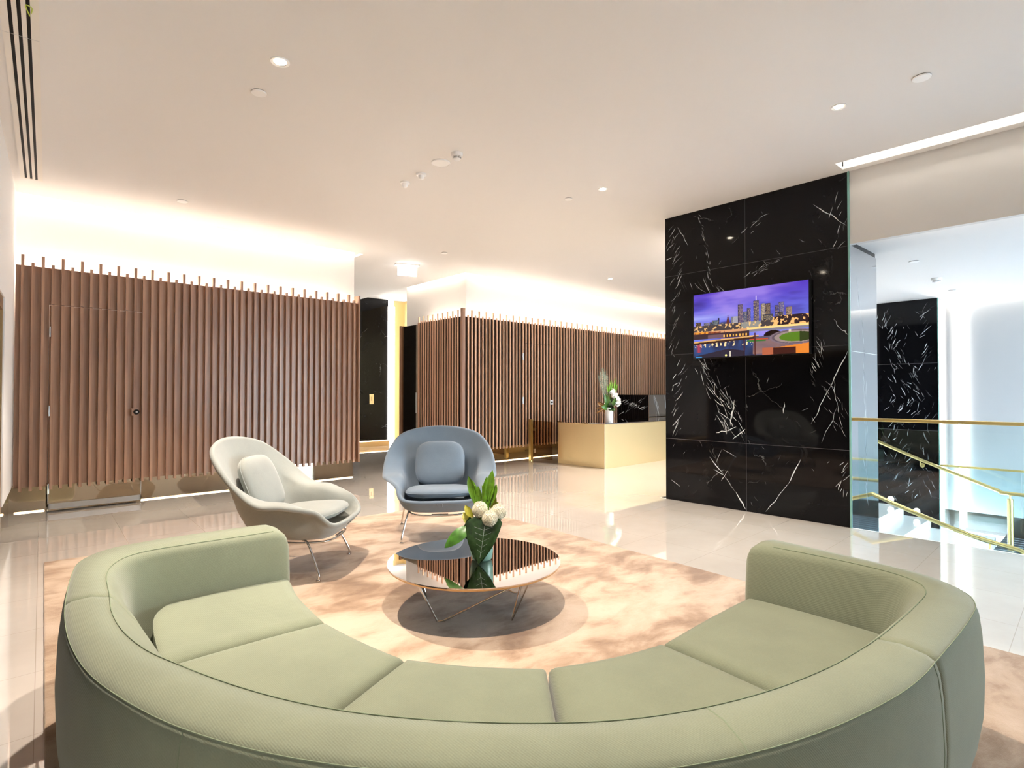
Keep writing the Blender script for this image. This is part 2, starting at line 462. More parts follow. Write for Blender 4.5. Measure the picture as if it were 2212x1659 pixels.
led('screen_top_light', 'glowing strip hidden behind the top of the long slatted screen', [(6.2, 12.9, 8.0, 8.03, 2.60, 2.615)], 'led_hot')
led('screen_top_light', 'glowing strip hidden behind the top of the screen facing the corridor', [(6.13, 6.16, 8.05, 9.25, 2.60, 2.615)], 'led_hot')
led('floor_light', 'glowing floor strip along the plinth left of the hidden screen door', [(lwx(8) + .02, .40, 8.078, 8.095, .001, .010)], 'led_floor')
led('floor_light', 'glowing floor strip along the plinth behind the grey chair', [(1.30, 4.05, 8.078, 8.095, .001, .010)], 'led_floor')
led('floor_light', 'glowing floor strip along the plinth of the long screen behind the blue chair', [(6.27, 13.0, 8.078, 8.095, .001, .010)], 'led_floor')
led('floor_light', 'glowing floor strip at the foot of the dark corridor wall', [(5.5, 7.1, 12.33, 12.37, .125, .14)], 'led_floor')
led('wall_light', 'tall vertical light strip beside the dark corridor marble', [(7.17, 7.33, 12.41, 12.44, 0.0, HC)], 'led_white')
led('wall_light', 'tall vertical light strip on the pale wall beyond the stair', [(11.57, 11.595, 1.86, 1.93, -.9, HL)], 'led_white')

# ------------------------------------------------------------------ slatted screens
FW = .013
def fin_y(b, x, z0, z1, y0=7.885, y1=7.932): b.box(x - FW, x + FW, y0, y1, z0, z1)
s1 = thing('slatted_screen', 'walnut slatted wall screen with a hidden door, floating above a mirrored plinth on the left', 'screen')
b = MB(); b.box(.135, .412, 7.93, 7.955, .29, 2.655); b.box(1.285, 4.05, 7.93, 7.955, .29, 2.655); b.box(.412, 1.285, 7.93, 7.955, 2.255, 2.655)
b.build('backing_panel', 'wood_back', s1)
sl = MB(); dr = MB()
for k in range(23):
    x = .189 + k * .1681
    for xx, top in ((x, 2.762), (x + .084, 2.685)):
        if .43 < xx < 1.27:
            fin_y(sl, xx, 2.258, top); fin_y(dr, xx, .255, 2.250)
        else: fin_y(sl, xx, .255, top)
sl.box(4.03, 4.056, 7.87, 8.02, .255, 2.762)
sl.build('slats', 'wood', s1)
dd = MB(); dd.box(.416, 1.281, 7.93, 7.955, .29, 2.250)
door = dd.build('door', 'wood_back', s1)
dr.build('slats', 'wood', door)
for z in (1.96, 1.10, .26):
    hb = MB(); hb.tube([(.42, 7.90, z - .055), (.42, 7.90, z + .055)], .009); hb.build('hinge', 'steel', door)
lk = MB(); lk.box(1.165, 1.235, 7.872, 7.93, 1.03, 1.115); lk.build('lock_block', 'wood', door)
lk = MB()
prof = [(.0, 0), (.030, 0), (.030, .012), (.012, .02), (0, .02)]
lk.lathe(prof, n=24)
o = lk.build('lock', 'black', door, smooth=40, loc=(1.212, 7.872, 1.072)); o.rotation_euler = (math.pi / 2, 0, 0)
lk = MB(); lk.lathe([(0, .02), (.012, .02), (.012, .026), (0, .026)], n=16)
o = lk.build('lock_cylinder', 'chrome', door, smooth=40, loc=(1.212, 7.872, 1.072)); o.rotation_euler = (math.pi / 2, 0, 0)
kp = MB(); kp.box(.425, 1.272, 7.955, 7.975, .015, .30); kp.build('mirror_panel', 'mirror', door)
kp = MB(); kp.box(.418, 1.279, 7.94, 7.956, .03, .09); kp.build('kick_rail', 'steel', door)
for x0 in (.418, 1.271):
    kp = MB(); kp.box(x0, x0 + .008, 7.94, 7.975, .012, .29); kp.build('edge_trim', 'steel', door)

s2 = thing('slatted_screen', 'long slatted timber screen wrapping the corner behind the reception desk', 'screen')
b = MB(); b.box(6.02, 7.44, 7.896, 7.92, .30, 2.64); b.box(8.34, 12.9, 7.896, 7.92, .30, 2.64); b.box(7.44, 8.34, 7.896, 7.92, 2.25, 2.64)
b.box(6.02, 6.04, 7.921, 9.27, .30, 2.64)
b.build('backing_panel', 'wood_dark', s2)
sl = MB(); dr = MB()
for k in range(40):
    x = 6.212 + k * .1655
    for xx, top in ((x - .083, 2.672), (x, 2.755)):
        if xx < 6.1: continue
        if 7.46 < xx < 8.32: fin_y(sl, xx, 2.253, top, 7.87, 7.895); fin_y(dr, xx, .265, 2.247, 7.87, 7.895)
        else: fin_y(sl, xx, .265, top, 7.87, 7.895)
for k in range(9):
    y = 8.02 + k * .1555
    for yy, top in ((y, 2.755), (y - .078, 2.672)):
        if yy < 7.98 and top < 2.7: continue
        sl.box(6.0, 6.018, yy - FW, yy + FW, .265, top)
sl.build('slats', 'wood2', s2)
cp = MB(); cp.box(5.985, 6.045, 7.855, 7.915, .265, 2.775); cp.build('corner_post', 'wood', s2)
dd = MB(); dd.box(7.444, 8.336, 7.896, 7.92, .30, 2.247); door2 = dd.build('door', 'wood_dark', s2)
dr.build('slats', 'wood2', door2)
for z in (1.99, 1.15):
    hb = MB(); hb.tube([(7.45, 7.872, z - .06), (7.45, 7.872, z + .06)], .011); hb.build('hinge', 'steel', door2)
lk = MB(); lk.box(8.19, 8.27, 7.862, 7.87, 1.06, 1.15); pp = lk.build('lock_plate', 'card', door2)
lk = MB(); lk.tube([(8.23, 7.845, 1.105), (8.23, 7.862, 1.105)], .018, 16); lk.build('lock', 'black', door2)
# fire cabinet with mirrored door at the end of the core
mc = thing('mirror_cabinet', 'narrow bronze mirrored cabinet door beside the corridor slats', 'cabinet')
b = MB(); b.box(6.03, 6.2, 9.30, 9.92, .05, 2.62); b.build('door_panel', 'mirror', mc)
b = MB(); b.box(6.0, 6.2, 9.92, 9.97, .0, 2.64); b.box(6.0, 6.2, 9.285, 9.30, .0, 2.64); b.build('frame', 'wood', mc)
b = MB(); b.tube([(6.01, 9.36, .9), (6.01, 9.36, 1.3)], .012); b.build('handle', 'steel', mc)
# call plate on corridor marble
cpn = thing('call_panel', 'small copper call panel on the dark corridor marble', 'panel', (6.72, 12.45, 0))
b = MB(); b.box(-.055, .055, -.012, 0, 1.02, 1.26); b.build('plate', 'brass_light', cpn)
b = MB(); b.box(-.012, .012, -.016, -.012, 1.10, 1.2); b.build('button_strip', 'bronze', cpn)

# ------------------------------------------------------------------ marble pillars
def ribbon(b, pts, w, ax, plane, sgn):
    """tapered vein laid into a slab face; pts = (y, z)"""
    P = [Vector((p[0], p[1])) for p in pts]; k = len(P); L = []; R = []
    for i, p in enumerate(P):
        t = (P[min(i + 1, k - 1)] - P[max(i - 1, 0)]).normalized(); n = Vector((-t.y, t.x))
        f = min(1, 4 * (i / (k - 1)) * (1 - i / (k - 1)) + .12)
        ww = w * f * (.6 + .8 * random.random())
        L.append(p + n * ww); R.append(p - n * ww)
    mk = (lambda q: (plane, q.x, q.y)) if ax == 'x' else (lambda q: (q.x, plane, q.y))
    vs = [mk(q) for q in L] + [mk(q) for q in R]
    b.add(vs, [(i, i + 1, k + i + 1, k + i) for i in range(k - 1)])
def wob(a, c, n, amp):
    a = Vector(a); c = Vector(c); d = c - a; nn = Vector((-d.y, d.x)).normalized(); out = []; ph = random.random() * 6
    for i in range(n + 1):
        t = i / n; out.append(a + d * t + nn * (amp * (math.sin(t * 7 + ph) * .6 + math.sin(t * 17 + ph * 2) * .4) * math.sin(math.pi * t) if 0 < i < n else 0))
    return out
def flecks(b, y0, z0, y1, z1, n, ang, L, spread, ax, plane, w=.0022, curve=.15):
    for i in range(n):
        t = (i + random.random()) / n
        y = y0 + (y1 - y0) * t + random.gauss(0, spread); z = z0 + (z1 - z0) * t + random.gauss(0, .01)
        a = ang + random.gauss(0, .22); l = L * random.uniform(.5, 1.3)
        d = Vector((math.cos(a), math.sin(a))) * l / 2; m = Vector((y, z)); q = Vector((-d.y, d.x)) * random.uniform(-curve, curve)
        b.cur = 1 if random.random() < .6 else 2
        ribbon(b, [m - d, m - d * .4 + q, m + d * .3 + q * .8, m + d], w * random.uniform(.5, 1.2), ax, plane, -1)
# pillar 1 : face X=6.08, Y 1.845..3.875 (image left = high Y)
p1 = thing('marble_pillar', 'wide black marble pillar carrying the television, from floor to ceiling', 'pillar')
b = MB(); b.box(6.08, 6.93, 1.85, 3.875, -1.0, HC)
X1 = 6.0795
d110 = math.radians(118); d60 = math.radians(62)
flecks(b, 3.75, 3.30, 3.68, 2.62, 26, math.radians(125), .13, .05, 'x', X1)
flecks(b, 3.72, 2.5, 3.76, 1.80, 16, math.radians(122), .13, .035, 'x', X1)
flecks(b, 3.70, 1.65, 3.72, .80, 20, math.radians(125), .15, .035, 'x', X1, .0026)
flecks(b, 3.40, 3.38, 3.26, 2.55, 26, math.radians(70), .075, .012, 'x', X1)
flecks(b, 3.50, 2.62, 3.10, 2.45, 14, math.radians(65), .20, .10, 'x', X1)
flecks(b, 3.45, 1.70, 3.10, 1.15, 24, math.radians(64), .14, .08, 'x', X1)
flecks(b, 3.15, 1.30, 3.05, .85, 22, math.radians(60), .15, .05, 'x', X1, .003)
flecks(b, 3.00, 1.25, 2.90, .80, 10, math.radians(60), .14, .03, 'x', X1)
flecks(b, 2.05, 1.85, 2.20, 1.45, 16, math.radians(75), .10, .03, 'x', X1)
flecks(b, 1.95, 1.40, 1.95, .90, 16, math.radians(60), .09, .06, 'x', X1, .0014)
flecks(b, 1.90, .62, 1.90, .30, 12, math.radians(125), .08, .03, 'x', X1)
flecks(b, 2.55, 2.70, 2.80, 2.58, 12, math.radians(155), .10, .05, 'x', X1)
flecks(b, 1.92, 3.2, 1.95, 2.7, 10, math.radians(110), .10, .03, 'x', X1)
flecks(b, 2.7, 3.2, 2.95, 3.0, 8, math.radians(150), .09, .05, 'x', X1)
for _ in range(60):
    y = random.uniform(1.9, 3.8); z = random.uniform(.05, 3.3)
    flecks(b, y, z, y, z, 1, random.choice([d60, d110]), .06, .02, 'x', X1, .0012)
b.cur = 1
for pts, w in [(wob((2.16, 3.20), (1.862, 2.92), 9, .012), .0035),
               (wob((1.86, 1.70), (2.02, 1.35), 7, .01), .0042), (wob((2.02, 1.35), (2.20, .98), 8, .015), .0024),
               (wob((1.98, 1.42), (1.96, 1.15), 6, .02), .002), (wob((1.96, 1.15), (2.10, .80), 6, .02), .0018),
               (wob((2.30, .62), (2.42, .36), 7, .006), .0038), (wob((2.42, .36), (2.66, .03), 8, .008), .0030),
               (wob((3.30, .56), (3.13, .37), 6, .008), .0032), (wob((3.13, .37), (2.99, .19), 5, .006), .0015), (wob((2.99, .20), (2.878, .02), 6, .006), .0050),
               (wob((3.25, .42), (3.13, .37), 4, .005), .0035), (wob((3.08, .43), (3.16, .30), 4, .004), .002),
               (wob((3.22, .84), (3.08, .87), 4, .01), .004), (wob((3.08, .87), (2.98, .92), 4, .01), .0055), (wob((3.0, 1.22), (3.05, .93), 6, .012), .0065),
               (wob((3.02, .78), (2.88, .90), 5, .01), .005), (wob((3.12, 1.0), (3.10, .84), 3, .004), .0025),
               (wob((3.80, .24), (3.68, .17), 4, .004), .003), (wob((3.15, .66), (3.23, .48), 6, .004), .0012), (wob((3.14, .66), (2.98, .58), 6, .004), .0014),
               (wob((3.70, 3.30), (3.56, 3.05), 6, .01), .003), (wob((3.86, 2.93), (3.78, 2.95), 3, .004), .004),
               (wob((2.46, 1.20), (2.47, 1.08), 3, .01), .004), (wob((2.62, 1.46), (2.64, 1.40), 2, .003), .003),
               (wob((1.98, 2.02), (1.92, 1.92), 4, .01), .003), (wob((1.92, 1.92), (1.855, 1.86), 4, .01), .003)]:
    ribbon(b, pts, w, 'x', X1, -1)
b.cur = 3
for z in (.742, 1.76, 2.72): b.add([(X1 - .0003, 1.85, z - .002), (X1 - .0003, 3.875, z - .002), (X1 - .0003, 3.875, z + .002), (X1 - .0003, 1.85, z + .002)], [(0, 1, 2, 3)])
b.add([(X1 - .0003, 2.866, 0), (X1 - .0003, 2.870, 0), (X1 - .0003, 2.870, HC), (X1 - .0003, 2.866, HC)], [(0, 1, 2, 3)])
b.cur = 1
flecks(b, 6.5, 1.6, 6.55, .2, 20, math.radians(95), .16, .03, 'y', 1.8495, .003)
flecks(b, 6.3, 2.4, 6.5, 1.7, 8, math.radians(105), .15, .05, 'y', 1.8495, .002)
b.build('marble_cladding', ['marble', 'vein', 'vein_dim', 'joint'], p1, recalc=False)
b = MB(); b.box(6.070, 6.082, 1.832, 1.849, 0.0, HC); b.build('glass_edge_trim', 'glass_edge', p1)
b = MB(); b.box(6.083, 6.93, 1.838, 1.8488, -1.0, HB - .005); b.cur = 1; b.add([(6.083, 1.8375, 1.70), (6.93, 1.8375, 1.70), (6.93, 1.8375, 1.704), (6.083, 1.8375, 1.704)], [(0, 1, 2, 3)])
flecks(b, 6.5, 1.6, 6.55, .2, 24, math.radians(95), .16, .03, 'y', 1.8375, .003); flecks(b, 6.3, 2.4, 6.5, 1.7, 8, math.radians(105), .15, .05, 'y', 1.8375, .002)
b.build('polished_side', ['sidemirror', 'vein', 'vein_dim'], p1, recalc=False)
# pillar 2
p2 = thing('marble_pillar', 'narrower black marble pillar standing beyond the stairs', 'pillar')
b = MB(); b.box(10.85, 11.46, 2.055, 2.88, -1.0, HL)
X2 = 10.8495
flecks(b, 2.80, 2.65, 2.60, 2.05, 22, math.radians(115), .11, .04, 'x', X2, .003)
flecks(b, 2.70, 2.1, 2.40, 1.6, 20, math.radians(65), .13, .06, 'x', X2, .003)
flecks(b, 2.20, 2.7, 2.22, 1.7, 12, math.radians(125), .16, .04, 'x', X2, .0035)
flecks(b, 2.50, 1.6, 2.40, 1.2, 26, math.radians(60), .12, .14, 'x', X2, .004)
flecks(b, 2.60, 1.2, 2.30, .9, 22, math.radians(120), .12, .15, 'x', X2, .003)
flecks(b, 2.60, .8, 2.45, -.4, 30, math.radians(115), .12, .08, 'x', X2, .004)
flecks(b, 2.25, .8, 2.2, -.3, 18, math.radians(70), .12, .05, 'x', X2, .003)
for _ in range(50):
    y = random.uniform(2.1, 2.84); z = random.uniform(-.6, 2.6)
    flecks(b, y, z, y, z, 1, random.choice([d60, d110]), .08, .02, 'x', X2, .002)
b.cur = 3
for z in (1.764, .7): b.add([(X2, 2.055, z - .003), (X2, 2.88, z - .003), (X2, 2.88, z + .003), (X2, 2.055, z + .003)], [(0, 1, 2, 3)])
b.cur = 1
flecks(b, 11.2, .6, 11.2, -.5, 14, math.radians(90), .14, .02, 'y', 2.0545, .004)
b.build('marble_cladding', ['marble', 'vein', 'vein_dim', 'joint'], p2, recalc=False)
b = MB(); b.box(10.838, 10.851, 2.04, 2.055, -.9, HL); b.build('glass_edge_trim', 'glass_edge', p2)
b = MB(); b.box(10.853, 11.46, 2.043, 2.0545, -1.0, HL); b.build('polished_side', 'sidemirror', p2)
for y, z, w in ((2.703, -.443, 'upper'), (2.351, -.585, 'lower')):
    b = MB(); b.lathe([(0, 0), (.045, 0), (.045, .012), (0, .012)], n=24)
    o = b.build('step_light', 'lamp_dim', smooth=40, loc=(10.849, y, z)); o.rotation_euler = (0, -math.pi / 2, 0)
    tag(o, 'round white step light low on the far marble pillar, the %s of two' % w, 'step light')

# ------------------------------------------------------------------ television
tv = thing('television', 'wide flat television showing a city skyline at dusk on the black marble pillar', 'television', (6.08, 2.83, 2.07))
b = MB(); b.box(-.045, -.002, -.65, .65, -.378, .378); b.build('case', 'black', tv, bevel=.004)
def tv_image():
    rng = np.random.RandomState(4)
    NXv, NYv = 300, 170
    Wt, Ht = 1.27, .735
    u, v = np.meshgrid((np.arange(NXv) + .5) / NXv, (np.arange(NYv) + .5) / NYv)
    img = np.zeros((NYv, NXv, 3))
    def sn(sx, sy, seed, oc=4):
        out = np.zeros_like(u); a = 1.
        for k in range(oc):
            r = np.random.RandomState(seed + k); nx, ny = int(sx * 2 ** k) + 2, int(sy * 2 ** k) + 2
            g = r.rand(ny + 1, nx + 1); X = u * (nx - 1); Y = v * (ny - 1); xi = X.astype(int); yi = Y.astype(int)
            fx = X - xi; fy = Y - yi; fx = fx * fx * (3 - 2 * fx); fy = fy * fy * (3 - 2 * fy)
            out += a * ((g[yi, xi] * (1 - fx) + g[yi, xi + 1] * fx) * (1 - fy) + (g[yi + 1, xi] * (1 - fx) + g[yi + 1, xi + 1] * fx) * fy); a *= .5
        return (out - out.min()) / (out.max() - out.min())
    def mixc(c, m):
        img[:] = img * (1 - m[..., None]) + np.array(c)[None, None] / 255. * m[..., None]
    sky = np.clip((v - .5) / .5, 0, 1)[..., None]
    img[:] = (np.array([105, 120, 215]) * (1 - sky) + np.array([78, 50, 175]) * sky) / 255.
    cl = sn(2, 5, 11); mixc((160, 135, 220), np.clip((cl - .45) * 2.2, 0, .75) * np.clip((.95 - u) / .3, 0, 1)); mixc((45, 30, 110), np.clip((.42 - cl) * 2, 0, .6))
    mixc((175, 180, 235), np.clip(1 - abs(v - .62) / .07, 0, 1) * np.clip(1 - u / .5, 0, 1) * .8)
    def rect(x0, x1, y0, y1, c, m=1.): mixc(c, ((u > x0) & (u < x1) & (v > y0) & (v < y1)) * m)
    wn = (rng.rand(NYv, NXv))
    def tower(x0, x1, h, c, lit=.35, col=(235, 200, 140)):
        rect(x0, x1, .40, h, c); rect(x0, x0 + (x1 - x0) * .3, .40, h, [k * .75 for k in c])
        mixc(col, ((u > x0 + .003) & (u < x1 - .003) & (v > .42) & (v < h - .01) & (wn < lit) & ((np.arange(NYv) % 3 > 0)[:, None])) * .6)
    for a in [(.02, .075, .56, (45, 30, 40), .4), (.10, .155, .54, (110, 105, 120), .1), (.155, .2, .55, (50, 55, 80), .2), (.18, .24, .57, (70, 90, 110), .3), (.235, .25, .60, (35, 35, 60), .2),
              (.26, .31, .53, (60, 65, 100), .2), (.36, .42, .60, (150, 150, 165), .2), (.42, .465, .77, (90, 75, 105), .3), (.465, .50, .66, (80, 85, 110), .3), (.50, .535, .70, (85, 75, 105), .3),
              (.555, .605, .80, (80, 70, 95), .35), (.62, .655, .75, (130, 120, 115), .5), (.655, .70, .74, (75, 62, 65), .45), (.64, .72, .58, (60, 60, 70), .5), (.735, .765, .70, (70, 62, 100), .3), (.765, .81, .74, (95, 90, 135), .35), (.76, .80, .60, (60, 55, 60), .4), (.825, .875, .66, (125, 105, 100), .35)]:
        tower(*a)
    rect(.578, .583, .80, .87, (235, 215, 235)); rect(.437, .441, .77, .83, (120, 110, 170))
    m = (np.abs(u - .33) < np.clip((.64 - v) * .13, 0, .02)) & (v > .5); mixc((95, 45, 40), m * 1.)
    n1 = sn(60, 30, 30, 2)
    hill = (v < .53 + .02 * np.sin(u * 9)) & (v > .40) & (u > .72); mixc((45, 28, 32), hill * 1.); mixc((255, 195, 120), hill * (n1 > .62) * .9)
    m = (v < .50) & (v > .38) & (u < .72); mixc((70, 60, 62), m * 1.); mixc((170, 170, 160), m * (u > .45) * (u < .62) * .7); mixc((240, 190, 120), m * (n1 > .66) * .9)
    rect(0, 1, .37, .405, (205, 150, 105)); rect(0, .14, .31, .40, (225, 150, 45)); rect(.14, .25, .32, .39, (150, 80, 40))
    rect(.5, 1, .385, .41, (255, 205, 130)); rect(.5, 1, .345, .38, (125, 120, 135))
    rect(0, .52, .29, .37, (60, 42, 45)); mixc((120, 90, 100), ((v > .29) & (v < .35) & (u > .14) & (u < .3)) * .8)
    mixc((255, 190, 80), ((v > .30) & (v < .335) & (u > .28) & (u < .5) & (np.sin(u * 220) > .2)) * .9)
    ed = .235 + .07 * u; mixc((215, 165, 100), ((v > ed) & (v < ed + .02) & (u < .6)) * 1.); mixc((60, 35, 25), ((v > ed - .03) & (v < ed) & (u < .6)) * 1.)
    wat = (v < ed - .03) & (u < .56); mixc((48, 70, 120), wat * 1.); mixc((40, 30, 45), wat * np.clip(sn(8, 3, 50) * 1.6 - .6, 0, .8)); mixc((75, 115, 185), wat * np.clip(sn(10, 2, 60) * 2 - 1.1, 0, .8))
    st_ = (n1 > .5) & (np.sin(u * 160 + n1 * 5) > .2) & (v > .16) & (v < .23); mixc((255, 225, 165), wat * st_ * .95)
    mixc((200, 60, 70), wat * np.exp(-((u - .05) / .02) ** 2) * (v > .08) * .8)
    arch = ((u - .72) ** 2 / .006 + (v - .27) ** 2 / .006 < 1) & (v > .25); mixc((30, 15, 12), arch * 1.)
    rect(.56, 1, 0, .27, (90, 80, 100))
    mixc((190, 130, 100), ((v < .22) & (u > .55) & (v > .02)) * np.clip(sn(5, 3, 70), 0, 1) * .9)
    rr = ((u - .90) / .20) ** 2 + ((v - .235) / .10) ** 2
    mixc((125, 105, 115), (rr < 1.1) * (u > .5) * 1.); mixc((95, 80, 90), (rr < .9) * 1.); mixc((150, 130, 125), (rr < .72) * 1.); mixc((85, 120, 30), (rr < .42) * (v < .31) * 1.); mixc((50, 60, 25), (rr < .52) * (u > .93) * 1.)
    mixc((225, 130, 45), ((v < .12 + .03 * np.sin(u * 6 + 1)) & (u > .72)) * .95); rect(.63, .72, 0, .10, (175, 95, 65)); rect(.72, .90, 0, .095, (65, 28, 22))
    rect(.5, .66, .2, .225, (60, 110, 50)); rect(.52, .68, .225, .24, (185, 75, 50))
    for x in (.475, .568): rect(x - .006, x + .006, 0, .24 if x < .5 else .33, (75, 30, 28))
    mixc((45, 30, 35), ((v < .12 - .10 * abs(u - .33) * 3) & (u < .48)) * .8)
    mixc((235, 225, 140), (((u - .31) ** 2 + ((v - .02) * .6) ** 2) < .0001) * 1.); mixc((225, 215, 190), (abs(u - .348) < .004) * (v < .08) * 1.)
    mixc((60, 140, 200), ((u < .08) & (u > .02) & (v < .02)) * 1.)
    mixc((255, 245, 200), np.exp(-((u - .855) ** 2 / .0001 + (v - .325) ** 2 / .00025)) * 1.)
    mixc((90, 35, 45), ((v > .36) & (v < .395) & (u < .3) & (np.sin(u * 130) > .3)) * .5)
    lin = np.where(img <= .04045, img / 12.92, ((img + .055) / 1.055) ** 2.4)
    vs = []; fs = []
    xs = np.linspace(Wt / 2, -Wt / 2, NXv + 1); zs = np.linspace(-Ht / 2, Ht / 2, NYv + 1)
    for z in zs:
        for y in xs: vs.append((-.0465, y, z))
    for j in range(NYv):
        for i in range(NXv):
            a = j * (NXv + 1) + i; fs.append((a, a + NXv + 1, a + NXv + 2, a + 1))
    me = bpy.data.meshes.new('screen'); me.from_pydata(vs, [], fs)
    at = me.color_attributes.new('pic', 'FLOAT_COLOR', 'CORNER')
    c4 = np.ones((NYv * NXv, 4, 4)); c4[..., :3] = lin.reshape(-1, 1, 3); at.data.foreach_set('color', c4.reshape(-1))
    m = bpy.data.materials.new('lit_screen_picture'); m.use_nodes = True
    N = NT(m.node_tree); bb = m.node_tree.nodes['Principled BSDF']; bb.inputs['Base Color'].default_value = (0, 0, 0, 1); bb.inputs['Roughness'].default_value = .25; bb.inputs['Specular IOR Level'].default_value = .2
    a = N.n('ShaderNodeVertexColor', layer_name='pic'); N.link(a.outputs[0], bb.inputs['Emission Color']); bb.inputs['Emission Strength'].default_value = .52
    me.materials.append(m)
    o = bpy.data.objects.new('screen', me); COL.objects.link(o); o.parent = tv; o['label'] = 'lit screen with a purple dusk skyline over a river'
tv_image()

# ------------------------------------------------------------------ balustrade and handrails by the stair
def glass_panel(name, label, x0, x1, y0, y1, z0, z1, m='glass', cat='balustrade'):
    o = thing(name, label, cat); b = MB(); b.box(x0, x1, y0, y1, z0, z1); b.build('glass_panel', m, o); return o
bal = thing('glass_balustrade', 'clear glass balustrade with flat brass top rail along the stair edge', 'balustrade')
for i, (a, c) in enumerate([(-1.0, .58), (.59, 1.78)]):
    b = MB(); b.box(6.095, 6.107, a, c, -.12, 1.03); b.build('glass_panel', 'glass', bal)
b = MB(); b.box(6.085, 6.118, -1.0, 1.835, 1.03, 1.06); b.build('top_rail', 'brass', bal, bevel=.003)
b = MB(); b.box(6.09, 6.112, -1.0, 1.835, -.13, -.002); b.build('base_channel', 'steel', bal)
b = MB(); b.box(6.088, 6.114, 1.79, 1.835, 1.028, 1.058); b.build('end_bracket', 'black', bal)
# handrail near
hr = thing('stair_handrail', 'round brass handrail curling down at its end, nearest the floor edge', 'handrail')
pts = catmull([(6.72, 2.9, .68), (6.72, 1.80, .235), (6.72, 1.20, .02), (6.72, .95, -.05), (6.72, .76, -.085), (6.72, .68, -.11), (6.72, .64, -.17), (6.72, .64, -.26)], 6)
b = MB(); b.tube(pts, .021, 10); b.build('rail', 'brass', hr, smooth=60)
for y, z in ((.9, -.06), (2.4, .48)):
    b = MB(); b.tube([(6.72, y, z), (6.70, y, z - .07), (6.62, y, z - .09)], .008, 8); b.build('bracket', 'brass', hr, smooth=60)
b = MB(); b.box(6.60, 6.625, -.3, 3.9, -1.0, -.12); 
hr2 = thing('stair_handrail', 'round brass handrail running down past the far marble pillar to a post', 'handrail')
pts = catmull([(10.72, 3.4, .74), (10.72, 2.86, .505), (10.72, 2.25, .18 + .06), (10.72, 1.55, -.035), (10.72, 1.33, -.12), (10.72, 1.15, -.145), (10.72, -.6, -.15)], 8)
b = MB(); b.tube(pts, .026, 10); b.build('rail', 'brass', hr2, smooth=60)
b = MB(); b.tube([(10.72, 2.27, .22), (10.74, 2.27, .16), (10.85, 2.27, .15)], .01, 8); b.tube([(10.835, 2.27, .15), (10.85, 2.27, .15)], .035, 16); b.build('bracket', 'brass', hr2, smooth=60)
for y in (1.21, -.4):
    b = MB(); b.tube([(10.72, y, -.95), (10.72, y, -.22)], .035, 12); b.tube([(10.72, y, -.22), (10.72, y, -.15)], .012, 8); b.build('post', 'brass', hr2, smooth=60)
b2 = thing('glass_balustrade', 'far glass balustrade with thin brass rail in front of the pale stair wall', 'balustrade')
for a, c in ((1.16, 2.04), (-.4, 1.15)):
    b = MB(); b.box(11.4, 11.412, a, c, -.85, .10); b.build('glass_panel', 'glass', b2)
b = MB(); b.box(11.385, 11.425, -.4, 2.04, .10, .13); b.build('top_rail', 'brass', b2)

# ------------------------------------------------------------------ reception
ds = thing('reception_desk', 'gold clad reception desk with a thin dark glass top', 'reception desk')
b = MB(); b.hexa([(7.67, 6.08), (12.2, 6.08), (12.2, 6.9), (8.6, 6.9), (8.6, 7.17), (7.67, 7.17)], .0, .755); b.build('body', 'brass_light', ds, bevel=.003)
b = MB(); b.hexa([(7.665, 6.075), (12.2, 6.075), (12.2, 6.9), (8.6, 6.9), (8.6, 7.178), (7.665, 7.178)], .755, .77); b.build('top', 'tablemirror', ds)
cr = thing('marble_cabinet', 'black marble back counter in front of the slats behind the desk', 'cabinet')
b = MB(); b.box(10.40, 13.1, 7.06, 7.86, 0, 1.25)
flecks(b, 7.15, .95, 7.7, 1.1, 22, math.radians(150), .14, .05, 'x', 10.3995, .005)
flecks(b, 7.1, 1.2, 7.8, .8, 12, math.radians(140), .14, .05, 'x', 10.3995, .004)
flecks(b, 10.55, 1.1, 10.7, .7, 10, math.radians(110), .2, .04, 'y', 7.0595, .006)
b.build('marble_cladding', ['marble', 'vein', 'vein_dim', 'joint'], cr, recalc=False)
b = MB(); b.box(10.405, 13.1, 7.045, 7.0585, 0, 1.25); b.cur = 1
flecks(b, 10.6, 1.2, 10.75, .8, 16, math.radians(105), .2, .04, 'y', 7.0445, .005)
b.cur = 1; ribbon(b, wob((11.0, 1.24), (11.1, .8), 7, .02), .012, 'y', 7.0445, -1)
b.build('polished_front', ['sidemirror', 'vein', 'vein_dim'], cr, recalc=False)
gt = thing('glass_gate', 'bronze tinted glass gate hung on a square brass post beside the reception desk', 'gate')
b = MB(); b.box(7.51, 7.57, 7.72, 7.78, 0, .79); b.build('post', 'brass', gt)
b = MB(); b.box(7.54, 7.548, 7.19, 7.70, .06, .765); b.build('glass_panel', 'glass_bronze', gt)
b = MB(); b.box(7.575, 7.62, 7.71, 7.725, .57, .63); b.build('hinge', 'steel', gt)
b = MB(); b.box(7.575, 7.62, 7.70, 7.715, .15, .23); b.build('sensor', 'card', gt)
b = MB(); b.lathe([(0, 0), (.04, 0), (.04, .012), (0, .012)], n=20); b.build('foot', 'brass', gt, loc=(7.54, 7.75, 0))
# exit sign
ex = thing('exit_sign', 'blown out white ceiling sign hanging at the corridor mouth', 'sign', (5.05, 8.15, HC), math.radians(-20))
b = MB(); b.box(-.20, .20, -.06, .06, -.02, 0); b.build('canopy', 'white', ex)
b = MB(); b.box(-.16, .16, -.012, .012, -.19, -.02); b.build('panel', 'signwhite', ex)

